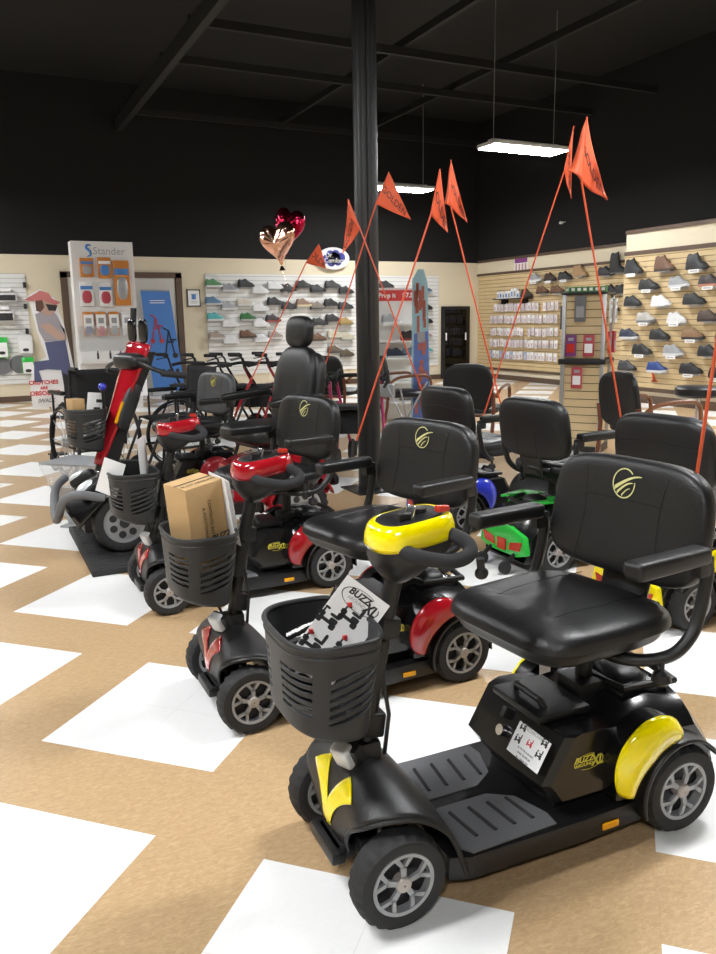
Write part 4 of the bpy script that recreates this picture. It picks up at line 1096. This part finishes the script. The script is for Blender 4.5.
# white slatwall goods, far left
for i, (x, z, w_, h) in enumerate(((.70, 1.75, .5, .14), (.66, 1.44, .44, .17))):
    o = MB().box((x-.1, YB-.1, z), (w_, .14, h)).build('boxed_cushion', 'whiteplastic'); tag(o, 'long white and black box, %s of two on the left slatwall' % ('upper' if i == 0 else 'lower'), 'box')
    MB().box((x-.1, YB-.172, z-.01), (w_-.03, .003, h-.05)).build('printed_panel', 'ink', o)
    MB().box((x-.1, YB-.1, z+h/2+.05), (w_*.7, .1, .06)).build('paper_label', 'white', o); MB().sq((x-.2, YB-.15, z+h/2+.03), (.05, .01, .02), 2, 2, nu=12, nl=6).build('printed_picture', 'ink', o)
for i, (x, z, w_, h, m, lb) in enumerate(((.55, .93, .2, .34, 'green', 'green edged pack at the far left edge of the slatwall'), (.92, .97, .23, .30, 'whiteplastic', 'clear pack with white card hanging above the round cushions'), (.93, .62, .19, .27, 'green', 'white pack with bright green header in front of a round cushion'))):
    o = MB().box((x, YB-.09, z), (w_, .05, h), bev=.006).build('hanging_pack', m); tag(o, lb, 'packet')
    MB().box((x, YB-.117, z-.04), (w_*.86, .003, h*.7)).build('printed_panel', 'white', o); MB().sq((x, YB-.12, z-.09), (.05, .004, .03), 2, 2, nu=14, nl=6).build('printed_picture', 'ink', o)
for x, z, lb in ((.52, .62, 'dark round cushion at the left edge of the slatwall'), (.80, .64, 'dark round cushion behind the green headed pack')):
    tag(MB().cyl((x, YB-.03, z), (x, YB-.06, z), .15, n=36).build('round_cushion', 'pad'), lb, 'cushion')
for k, (x, z) in enumerate(((1.0, 1.95), (.98, 1.6), (.97, 1.19))):
    tag(MB().box((x, YB-.05, z), (.05, .05, .09), bev=.01).build('small_pack', 'ink'), 'small black item hanging at the right edge of the left slatwall, %s from the top' % CNT[k], 'packet')

# standee
sd = thing('standee', 'cardboard cutout of a person in pink hat and jeans, red lettering below', 'standee', (0, 13.1, 0))
def flat(name, pts, y, m, t=.004, par=sd):
    return MB().prism([(p[0], p[1]) for p in pts], t, axes((0, y+t, 0), (1, 0, 0), (0, 0, 1))).build(name, m, par)
M['skin'] = mat('printed_skin', (.50, .33, .26), .6); M['hatp'] = mat('printed_pink_hat', (.55, .18, .17), .6); M['shirt'] = mat('printed_grey_shirt', (.36, .33, .36), .6); M['jeans'] = mat('printed_jeans', (.09, .10, .20), .6); M['hairp'] = mat('printed_hair', (.12, .06, .04), .6)
flat('backing_card', [(.84, .03), (1.54, .05), (1.50, .55), (1.44, 1.05), (1.40, 1.30), (1.34, 1.5), (1.30, 1.68), (1.10, 1.82), (.92, 1.72), (.96, 1.5), (1.0, 1.2), (1.08, .9), (1.1, .8), (.92, .72), (.84, .45)], 0, 'white', .008)
flat('printed_jeans', [(1.10, 1.03), (1.40, 1.05), (1.45, .55), (1.44, .25), (1.33, .25), (1.30, .6), (1.10, .62), (.98, .60), (1.02, .42), (.90, .44), (.92, .74), (1.14, .76)], -.006, 'jeans')
flat('printed_shirt', [(1.0, 1.45), (1.12, 1.5), (1.30, 1.45), (1.40, 1.2), (1.41, 1.04), (1.10, 1.04), (1.03, 1.2)], -.006, 'shirt')
flat('printed_arm', [(1.06, 1.28), (1.18, 1.32), (1.38, 1.14), (1.40, 1.22), (1.34, 1.3), (1.42, 1.08), (1.30, 1.06), (1.14, 1.18)], -.010, 'skin')
flat('printed_face', [(1.10, 1.66), (1.30, 1.62), (1.30, 1.5), (1.22, 1.42), (1.12, 1.45), (1.06, 1.55)], -.008, 'skin')
flat('printed_hair', [(1.02, 1.66), (1.12, 1.66), (1.14, 1.55), (1.08, 1.48), (1.02, 1.5)], -.010, 'hairp'); flat('printed_sunglasses', [(1.16, 1.60), (1.33, 1.58), (1.30, 1.5), (1.2, 1.5)], -.012, 'ink')
flat('printed_hat', [(.86, 1.66), (1.0, 1.74), (1.10, 1.80), (1.22, 1.76), (1.26, 1.68), (1.38, 1.62), (1.30, 1.58), (1.12, 1.66), (.98, 1.64)], -.014, 'hatp')
flat('printed_crutch', [(1.32, .56), (1.42, .5), (1.40, .2), (1.48, .17), (1.47, .12), (1.32, .16)], -.012, 'ink'); flat('printed_foot', [(1.2, .05), (1.28, .11), (1.36, .05), (1.28, .0)], -.01, 'ink')
T = axes((0, -.004, 0), (1, 0, 0), (0, 0, 1))
for s, x, z, sz in (('CRUTCHES', 1.03, .42, .085), ('ARE', 1.03, .335, .06), ('OBSOLETE', 1.04, .255, .092)): text('lettering', s, sz, 'redink', sd, T @ Matrix.Translation((x, z, 0)), .002, bold=.003)
text('lettering', 'iWALK', .08, 'greyink', sd, T @ Matrix.Translation((1.05, .14, 0)), .002, .2, .003)
MB().prism([(0, 0), (.3, 0), (0, .9)], .006, axes((1.1, .01, 0), (0, 1, 0), (0, 0, 1))).build('easel_strut', 'card', sd)

# merchandise floor display
fd = thing('floor_display', 'tall white cardboard floor display hung with packs beside the door', 'floor display', (1.95, 12.6, 0))
MB().loft([[V((x, y, z)) for x, y in ((-.42, dy), (.47, dy), (.47, dy+.28), (-.42, dy+.28))] for z, dy in ((0, -.0), (.9, -.0), (2.49, .0))]).build('cabinet', 'whiteplastic', fd)
MB().box((.03, -.07, 1.05), (.88, .14, .42), bev=.004).build('clear_bin', 'acrylic', fd)
MB().box((.03, -.09, .80), (.9, .18, .18), bev=.004).build('lower_ledge', 'whiteplastic', fd)
for k, x in enumerate((-.18, .0, .15)):
    MB().box((x, -.182, .82), (.03, .002, .09)).box((x, -.182, .88), (.02, .002, .025)).build('printed_picture', ('ink', 'ink', 'violet')[k], fd)
MB().box((.34, -.182, .83), (.2, .002, .012)).build('printed_line', 'rim', fd)
Tm = axes((0, -.002, 0), (1, 0, 0), (0, 0, 1))
text('lettering', 'Stander', .15, 'rim', fd, Tm @ Matrix.Translation((.12, 2.35, 0)), .001)
sc_ = MB().tube([(-.13, -.004, 2.43), (-.19, -.004, 2.44), (-.21, -.004, 2.39), (-.15, -.004, 2.35), (-.14, -.004, 2.29), (-.2, -.004, 2.27)], lambda t: .004+.016*sin(PI*t), 8, smooth=3); sc_.build('emblem', 'bluetone', fd)
M['orangecard'] = mat('orange_card', (.55, .2, .03), .5)
PK = [(-.22, 2.11, .19, .27, 'orangecard', 'greyink'), (.03, 2.11, .19, .30, 'orangecard', 'bluetone'), (.27, 1.89, .23, .66, 'orangecard', 'greymetal'), (-.25, 1.73, .19, .36, 'whiteplastic', 'redcard'), (.02, 1.72, .19, .35, 'whiteplastic', 'redcard')]
names = ['orange topped pack at the top left of the white floor display', 'orange and blue pack at the top middle of the white floor display', 'long orange and grey pack at the right of the floor display', 'white and red pack in the second row left of the floor display', 'white and red pack in the second row middle of the floor display']
for (x, z, w_, h, m, m2), lb in zip(PK, names):
    o = MB().box((0, 0, 0), (w_, .05, h), bev=.01).build('blister_pack', m); o.location = (1.95+x, 12.6-.03, z)
    MB().sq((.0, -.03, -h*.12), (w_*.36, .02, h*.26), 2.5, 2.5, nu=20, nl=10).build('product', m2, o); MB().box((0, -.0265, h*.25), (w_*.9, .003, h*.14)).build('printed_panel', 'bluetone' if m2 != 'bluetone' else 'white', o)
    tag(o, lb, 'packet', 'packs on the floor display')
for k, (x, m2) in enumerate(((-.26, 'jeans'), (-.08, 'redcard'), (.11, 'rim'), (.3, 'whiteplastic'))):
    o = MB().box((0, 0, 0), (.15, .05, .36), bev=.01).build('blister_pack', ('orangecard', 'orangecard', 'orangecard', 'whiteplastic')[k]); o.location = (1.95+x, 12.6-.045, 1.29)
    MB().box((0, -.0265, .04), (.14, .003, .2)).build('printed_panel', 'white', o); MB().sq((0, -.03, -.1), (.055, .02, .07), 3, 3, nu=16, nl=8).build('product', m2, o)
    MB().box((0, -.0285, .05), (.08, .002, .08)).build('printed_picture', 'greyink', o)
    tag(o, 'small pack in the clear bin of the floor display, %s from the left' % CNT[k], 'packet', 'packs in the clear bin')

# shoe steps display
pd = thing('shoe_display', 'white stepped shoe display with red header behind the column', 'shoe display', (5.2, 9.3, 0), R(-12))
MB().box((0, .18, .85), (.56, .02, 1.7)).build('back_panel', 'slatwhite', pd)
MB().box((0, .165, 1.6), (.58, .02, .14)).build('red_header', 'redink', pd)
Tm = axes((0, .154, 1.6), (1, 0, 0), (0, 0, 1))
text('lettering', 'Prop it', .085, 'white', pd, Tm @ Matrix.Translation((-.14, 0, 0)), .001, bold=.002); text('lettering', '$7.50', .085, 'white', pd, Tm @ Matrix.Translation((.17, 0, 0)), .001, bold=.003)
zs = [1.24, 1.02, .80, .50, .25]
for i, z in enumerate(zs): MB().box((.02, .05-.05*i, z-.02), (.56, .24+.1*i, .02)).build('step', 'slatwhite', pd); MB().box((.02, .17, z-.1), (.54, .02, .2)).build('riser', 'slatwhite', pd)
MB().box((0, .0, .1), (.6, .5, .2), bev=.01).build('plinth', 'slatwhite', pd)
c, s = cos(R(-12)), sin(R(-12))
for (x, i, cc, lb) in ((-.12, 0, 'grey', 'grey sports shoe on the top step of the white display'), (.13, 1, 'blackred', 'black and coral shoe on the second step of the white display'), (-.08, 2, 'navy', 'navy slip on shoe on the third step of the white display'), (.12, 2, 'bluegrey', 'blue grey shoe beside the navy one on the white display'), (-.05, 3, 'white', 'white shoe on the fourth step of the white display'), (.05, 4, 'greywhite', 'grey and white shoe on the lowest step of the white display')):
    y = .03-.06*i
    put_shoe((5.2+x*c-y*s, 9.3+x*s+y*c, zs[i]-.01), R(-12)+PI*(0)+random.uniform(-.2, .2), cc, lb, 'shoes on the white stepped display')
# tall printed banner next to it
b2 = thing('banner_stand', 'tall narrow pale blue and red printed banner leaning beside the shoe display', 'banner', (4.80, 8.1, 0), R(-20))
M['paleblue'] = mat('pale_blue_print', (.30, .48, .55), .6); M['coral'] = mat('coral_print', (.42, .12, .08), .6); M['midblue'] = mat('mid_blue_print', (.10, .16, .42), .6)
g = MB().prism([(-.12, .02), (.12, .02), (.075, 1.7), (.03, 1.85), (-.03, 1.85), (-.10, 1.74)], .02, axes((0, .01, 0), (1, 0, 0), (0, 0, 1))); g.build('banner_sheet', 'paleblue', b2)
g = MB()
random.seed(3)
for k in range(14):
    x = random.uniform(-.075, .06); z = random.uniform(1.2, 1.62); g.box((x, -.0115, z), (.03, .003, random.uniform(.08, .25)))
g.build('printed_picture', 'coral', b2)
MB().prism([(-.10, .06), (.10, .06), (.085, 1.15), (-.085, 1.12)], .002, axes((0, -.0095, 0), (1, 0, 0), (0, 0, 1))).build('printed_picture', 'midblue', b2)
g = MB()
for k in range(26):
    x = random.uniform(-.06, .07); z = random.uniform(.2, 1.0); g.box((x, -.0135, z), (random.uniform(.015, .04), .003, random.uniform(.04, .14)))
g.build('printed_picture', 'coral', b2)
MB().box((.0, -.0135, 1.08), (.09, .003, .12)).build('printed_panel', 'rim', b2)
MB().box((0, 0, .015), (.3, .2, .03)).build('base', 'alu', b2)
# ---------------------------------------------------------------- arm chairs with wooden frames
def wood_chair(loc, rz, label):
    """seat faces local +x"""
    t = thing('arm_chair', label, 'chair', loc, rz, 'black arm chairs with wooden frames')
    MB().sq((.02, 0, .44), (.25, .25, .045), 3, 4, nu=40, nl=12).build('seat', 'leather', t)
    b = MB().sq((-.24, 0, .66), (.035, .24, .22), 4, 3.4, rot=Euler((0, R(-9), 0)).to_matrix(), fn=lambda p: V((p.x-.9*p.y*p.y+.02, p.y*(1-.08*max(0, p.z/.22)), p.z)), nu=40, nl=20); b.build('backrest', 'leather', t)
    for s in (-1, 1):
        MB().tube([(.24, s*.27, .0), (.25, s*.28, .40), (.25, s*.285, .60), (.20, s*.285, .66), (.0, s*.28, .66), (-.16, s*.27, .64), (-.24, s*.26, .58)], .017, 8, smooth=2).build('arm_frame', 'wood2', t)
        MB().tube([(-.32, s*.22, .0), (-.25, s*.24, .42), (-.28, s*.24, .62)], .018, 8, smooth=1).build('rear_leg', 'wood', t)
    MB().tube([(.24, -.27, .40), (.24, .27, .40)], .013).build('front_rail', 'wood', t); MB().tube([(-.25, -.24, .40), (-.25, .24, .40)], .013).build('rear_rail', 'wood', t)
    return t
wood_chair((4.55, 8.1, 0), R(-10), 'black wooden framed arm chair half behind the tall red and blue banner')
wood_chair((4.33, 6.30, 0), R(42), 'black arm chair seen from behind in front of the wall mirror')
wood_chair((4.67, 4.46, 0), R(-8), 'black arm chair with curved brown wooden arms in front of the maple shoe wall')
wood_chair((4.02, 8.75, 0), R(35), 'black arm chair with reddish wooden arm between the captain seat and the column')
# round stool and tote near the right wall
stl = thing('swivel_stool', 'round black padded stool on a chrome post near the maple shoe wall', 'stool', (6.42, 5.50, -.04))
MB().lathe([(.0, .54), (.20, .54), (.225, .56), (.225, .62), (.20, .64), (0, .645)], n=40).build('seat', 'leather', stl)
MB().cyl((0, 0, .06), (0, 0, .54), .022, n=20).build('chrome_post', 'steel', stl)
bs = MB().cyl((0, 0, .055), (0, 0, .075), .05)
for k in range(5): a = 2*PI*k/5; bs.tube([(0, 0, .065), (.24*cos(a), .24*sin(a), .05)], .014, 8)
bs.build('star_base', 'steel', stl)
for k in range(5): a = 2*PI*k/5; MB().cyl((.24*cos(a)-.01, .24*sin(a), .027), (.24*cos(a)+.01, .24*sin(a), .027), .026, n=14).build('caster', 'ink', stl)
tt = MB().loft([[V((x*k, y*k*.7, z)) for x, y in ((-.15, -.13), (.15, -.13), (.15, .13), (-.15, .13))] for z, k in ((0, .85), (.18, 1), (.185, 1.04), (.2, 1.04))]).build('storage_tub', 'ink'); tt.location = (6.72, 5.92, 0); tag(tt, 'low black tub with purple rim on the floor behind the stool', 'tub')
M['purple'] = mat('purple_plastic', (.08, .05, .5), .35)
MB().box((0, 0, .205), (.33, .2, .02), bev=.005).build('rim', 'purple', tt)
# cross legged aluminium stand beside the column
tr = thing('folding_stand', 'thin silver crossed leg stand beside the base of the black column', 'stand', (3.25, 5.80, 0), R(-60))
for k, (p, q) in enumerate((((-.26, .04, .0), (.22, .04, .78)), ((.30, -.04, .0), (-.14, -.04, .78)), ((.0, .25, .0), (.0, -.02, .72)))): MB().tube([p, q], .008, 8).build('leg', 'alu', tr)
MB().cyl((.02, -.06, .42), (.02, .06, .42), .014).build('pivot', 'ink', tr); MB().box((-.14, 0, .70), (.13, .05, .11), bev=.01).build('grey_bracket', 'greymetal', tr)
MB().sq((-.14, -.04, .80), (.018, .018, .018), 2, 2, nu=12, nl=8).build('knob', 'ink', tr)

# ---------------------------------------------------------------- rollators
def rollator(loc, rz, m, label, group, h=.92, loops=False):
    t = thing('rollator', label, 'rollator', loc, rz, group)
    for s in (-1, 1):
        MB().tube([(-.30, s*.26, .12), (-.02, s*.22, .62), (.08, s*.22, .78)], .014, 8).build('front_frame', m, t)
        MB().tube([(.28, s*.26, .12), (.02, s*.22, .58)], .014, 8).build('rear_frame', m, t)
        if loops:
            MB().tube([(.08, s*.22, .76), (.05, s*.25, h), (.12, s*.27, h+.03), (.24, s*.27, h+.02), (.27, s*.26, h-.06), (.18, s*.24, h-.10)], .013, 8, smooth=2).build('handle', 'foam', t)
        else:
            MB().tube([(.07, s*.22, .76), (.12, s*.22, h), (.26, s*.23, h+.01)], .012, 8, smooth=1).build('handle_tube', 'dark', t)
            MB().cyl((.13, s*.225, h+.005), (.29, s*.23, h+.012), .019, n=12).build('hand_grip', 'foam', t)
            MB().tube([(.14, s*.225, h-.03), (.27, s*.24, h-.05)], .006, 6).build('brake_lever', 'dark', t)
        for x in (-.30, .28):
            MB().lathe([(.07, -.016), (.098, -.016), (.10, 0), (.098, .016), (.07, .016)], (x, s*.26, .10), (0, 1, 0), 28).build('wheel', 'rubber', t)
    MB().box((.0, 0, .56), (.26, .42, .03), bev=.01).build('seat', 'fabric', t)
    MB().box((-.08, 0, .42), (.2, .36, .2), bev=.02).build('bag', 'fabric', t)
    MB().tube([(.05, -.22, .80), (-.10, -.2, .82), (-.14, 0, .82), (-.10, .2, .82), (.05, .22, .80)], .018, 8, smooth=2).build('back_strap', 'fabric', t)
    return t
G = 'rollators in a row in front of the back wall'
rollator((2.35, 9.35, 0), PI+.5, 'dark', 'black rollator at the left end of the row before the back wall', G)
rollator((2.55, 8.95, 0), PI+.35, 'dark', 'black rollator second from the left in the row', G)
rollator((2.85, 8.85, 0), PI+.2, 'dark', 'dark framed rollator in the middle of the row', G)
rollator((3.02, 8.65, 0), PI+.4, 'redmetal', 'dark red rollator left of the captain seat', G)
rollator((3.32, 8.70, 0), PI+.3, 'redmetal', 'dark red rollator directly behind the captain seat', G)
rollator((2.78, 6.55, 0), PI+.9, 'pink', 'magenta rollator between the captain seat and the column', 'magenta rollators by the column', .84, True)
rollator((2.98, 6.12, 0), PI+1.1, 'pink', 'magenta rollator closest to the black column', 'magenta rollators by the column', .84, True)

# ---------------------------------------------------------------- manual wheelchairs
def wheelchair(loc, rz, label):
    """faces local -x"""
    t = thing('wheelchair', label, 'wheelchair', loc, rz, 'black manual wheelchairs')
    for s in (-1, 1):
        w_ = MB().lathe([(.285, -.012), (.305, -.012), (.31, 0), (.305, .012), (.285, .012)], (0, 0, 0), (0, 1, 0), 48, cap=False).build('rear_wheel', 'rubber', t); w_.location = (.1, s*.27, .31)
        MB().lathe([(.262, .024*s), (.272, .03*s), (.262, .036*s)], (0, 0, 0), (0, 1, 0), 40, cap=False).build('push_rim', 'dark', w_)
        sp = MB()
        for k in range(10): a = 2*PI*k/10; sp.cyl((0, 0, 0), (.285*cos(a), 0, .285*sin(a)), .004, n=5)
        sp.cyl((0, -.03, 0), (0, .03, 0), .03, n=16); sp.build('spokes', 'alu', w_)
        MB().lathe([(.05, -.014), (.085, -.014), (.09, 0), (.085, .014), (.05, .014)], (-.32, s*.22, .09), (0, 1, 0), 24).build('caster', 'rubber', t)
        MB().tube([(-.32, s*.23, .10), (-.30, s*.23, .30), (-.28, s*.23, .50), (.18, s*.23, .50), (.22, s*.23, .92), (.36, s*.23, .93)], .012, 8).tube([(-.30, s*.23, .26), (.2, s*.23, .26), (.19, s*.23, .5)], .012, 8).build('side_frame', 'dark', t)
        MB().box((-.05, s*.25, .72), (.30, .045, .035), bev=.012).build('arm_pad', 'plastic', t)
        MB().tube([(-.18, s*.24, .5), (-.18, s*.24, .7)], .01).tube([(.1, s*.24, .5), (.1, s*.24, .7)], .01).build('arm_post', 'dark', t)
        MB().cyl((.25, s*.23, .93), (.38, s*.23, .93), .017, n=12).build('push_handle', 'foam', t)
        MB().tube([(-.28, s*.2, .48), (-.44, s*.2, .14)], .012).box((-.5, s*.12, .12), (.14, .14, .015)).build('foot_rest', 'dark', t)
    MB().grid(lambda u, v: V((-.26+.44*u, -.22+.44*v, .5-.02*sin(PI*v))), 8, 8).build('seat_sling', 'fabric', t, solid=.012)
    MB().grid(lambda u, v: V((.19+.03*u+.03*sin(PI*v), -.22+.44*v, .54+.38*u)), 8, 8).build('back_sling', 'fabric', t, solid=.012)
    return t
wheelchair((.92, 7.25, 0), R(-75), 'black manual wheelchair behind the highest basket')
wheelchair((1.62, 6.78, 0), R(15), 'black manual wheelchair behind the third red tiller')
q = MB().prism([(-.04, -.12), (.04, -.12), (.04, .12), (-.04, .12)], .002, axes((1.16, 6.05, .88), (.9, -.4, 0), (0, 0, 1))).build('hang_tag', 'white'); tag(q, 'white paper tag hanging by the handlebar of the big scooter', 'tag')
MB().box((1.161, 6.048, .84), (.05, .003, .10)).build('printed_panel', 'rim', q)

# ---------------------------------------------------------------- safety flags
def flag(base, B, T, P, n, label, bowl=.03, s='GOLDEN', low=None, flip=1, L_=None):
    base, B, T, P = V(base), V(B), V(T), V(P)
    t = bpy.data.objects.new('safety_flag', None); col.objects.link(t); t.location = base; t.empty_display_size = .1
    tag(t, label, 'flag', None)
    MB().cyl((0, 0, 0), B-base, .0045, .0042, n=8).cyl(B-base, T-base, .0042, .003, n=8).build('flag_pole', 'pole', t)
    if low: MB().cyl((0, 0, 0), (B-base)*.22, .011, .009, n=10).build('lower_tube', low, t)
    else: MB().cyl((0, 0, -.05), (B-base)*.02, .009, n=10).build('socket', 'plastic', t)
    if P is not None and (P-T).length > .02:
        a = V((cos(n), sin(n), 0))
        def f(u, v):
            e = T.lerp(B, v); p = e.lerp(P, u)
            return p-base+a*(bowl*sin(PI*1.3*u)*(1-.3*v)+.012*sin(9*u+4*v)*u)
        pn_ = MB().grid(f, 22, 14)
        if L_:
            L2 = V(L_)
            pn_.grid(lambda u, v: f(0, v).lerp(L2-base, u*(.25+.75*v)*1.0)+a*(-.05*sin(PI*u)*v), 12, 14)
            bmesh.ops.remove_doubles(pn_.bm, verts=pn_.bm.verts, dist=.0005)
        pn_.build('pennant', 'orange', t, solid=.0015)
        C = f(.26, .52); X = (P-(T+B)/2).normalized(); Y = (T-B).normalized()
        vx = rt.dot(X)
        if vx < 0: X = -X
        nrm = X.cross(Y)
        if nrm.dot(-fwd) < 0: Y = -Y; nrm = X.cross(Y)
        # wrap the letters on the curved cloth
        L = text('lettering', s, .055, 'ink', t, Matrix.Identity(4), .0004)
        ax0 = (T+B)/2-base; W = (P-base-ax0).length; Ydir = (T-B).normalized()
        sgn = 1 if vx >= 0 else -1
        for vtx in L.data.vertices:
            q = vtx.co.copy()
            u = .40+sgn*q.x/W; v = .5-(q.y if sgn > 0 else q.y)/max(.02, (T-B).length*(1-min(.9, u)))
            u = min(max(u, .01), .97); v = min(max(v, .03), .97)
            e = f(u+.001, v); du = (f(u+.01, v)-f(u-.01, v)); dv = (f(u, v+.01)-f(u, v-.01)); nn = du.cross(dv).normalized()
            if nn.dot(-fwd) < 0: nn = -nn
            vtx.co = f(u, v)+nn*(.0022+q.z)
    return t
flag((1.75, 5.6, .656), (2.232, 5.364, 1.694), (2.319, 5.322, 1.823), (2.36, 5.30, 1.655), 1, 'small orange pennant in front of the oval sign, on a thick red tube', low='redmetal')
flag((2.096, 4.804, .95), (2.423, 4.645, 2.01), (2.499, 4.608, 2.2), (2.622, 4.548, 1.909), 1, 'orange flag on a pole rising behind the captain seat, third from the left')
flag((2.662, 4.429, .773), (2.291, 4.61, 1.85), (2.226, 4.642, 2.03), (2.192, 4.659, 1.70), 1, 'orange flag drooping down left of the black column', L_=(2.215, 4.65, 1.96))
flag((1.636, 3.382, .703), (1.962, 3.223, 1.756), (1.999, 3.205, 1.954), (2.033, 3.189, 1.676), 1, 'orange flag right of the column, on the pole leaning right from the third scooter')
flag((2.642, 3.539, .71), (2.361, 3.676, 1.866), (2.36, 3.677, 2.099), (2.44, 3.64, 1.785), 1, 'orange flag crossing behind its neighbour right of the column, pole leaning left', L_=(2.324, 3.695, 1.882))
flag((2.711, 3.906, .622), (3.13, 3.701, 2.1), (3.17, 3.682, 2.334), (3.167, 3.683, 1.946), 1, 'narrow folded orange flag under the near pendant light')
flag((2.63, 2.645, .756), (2.419, 2.748, 1.851), (2.43, 2.743, 2.111), (2.516, 2.7, 1.776), 1, 'tallest orange flag, large and readable, under the near pendant light', L_=(2.357, 2.778, 1.902))
flag((1.604, 1.368, .85), (1.69, 1.33, 2.0), (1.70, 1.32, 2.2), (1.95, 1.25, 2.0), 1, 'orange flag pole at the backrest of the nearest scooter')

# ---------------------------------------------------------------- foil balloons
def heart(name, m, c, s, rz, tilt, label):
    b = MB(); n = 64; prof = []
    for i in range(n):
        a = 2*PI*i/n
        x = 16*sin(a)**3; z = 13*cos(a)-5*cos(2*a)-2*cos(3*a)-cos(4*a)
        prof.append((x/17, (z+2.5)/15))
    rings = []
    for k in range(-6, 7):
        h = k/6; q = (1-abs(h)**2.2)**.5 if abs(h) < 1 else .03
        rings.append([V((x*max(q, .03), .34*math.copysign(abs(h)**.9, h)*1, z*max(q, .03)+.0)) for x, z in prof])
    b.loft(rings)
    o = b.build(name, m)
    rnd = random.Random(5)
    for v in o.data.vertices:
        a = math.atan2(v.co.z, v.co.x); rr = math.hypot(v.co.x, v.co.z)
        v.co.y *= 1+.10*sin(a*17)*rr
        v.co *= s
    nk = MB().cyl((0, 0, -1.0*s), (0, 0, -1.22*s), .02*s+.006, .03, n=8).build('neck', m, o)
    MB().tube([(0, 0, -1.2*s), (.02, .01, -1.8*s), (-.01, .0, -(c[2]-.5))], .0009, 4).build('ribbon', m, o)
    o.location = c; o.rotation_euler = (0, tilt, rz)
    return tag(o, label, 'balloon')
M['rosegold'] = mat('rose_gold_foil', (.85, .48, .36), .14, metal=1, bump=.9, bscale=14); M['redfoil'] = mat('red_foil', (.55, .02, .07), .16, metal=1, bump=.9, bscale=12)
heart('foil_balloon', 'rosegold', (2.66, 7.03, 1.98), .195, R(-52), R(-8), 'rose gold heart shaped foil balloon, the lower of the two')
heart('foil_balloon', 'redfoil', (2.83, 7.2, 2.13), .195, R(-66), R(14), 'shiny red heart shaped foil balloon behind the rose gold one')
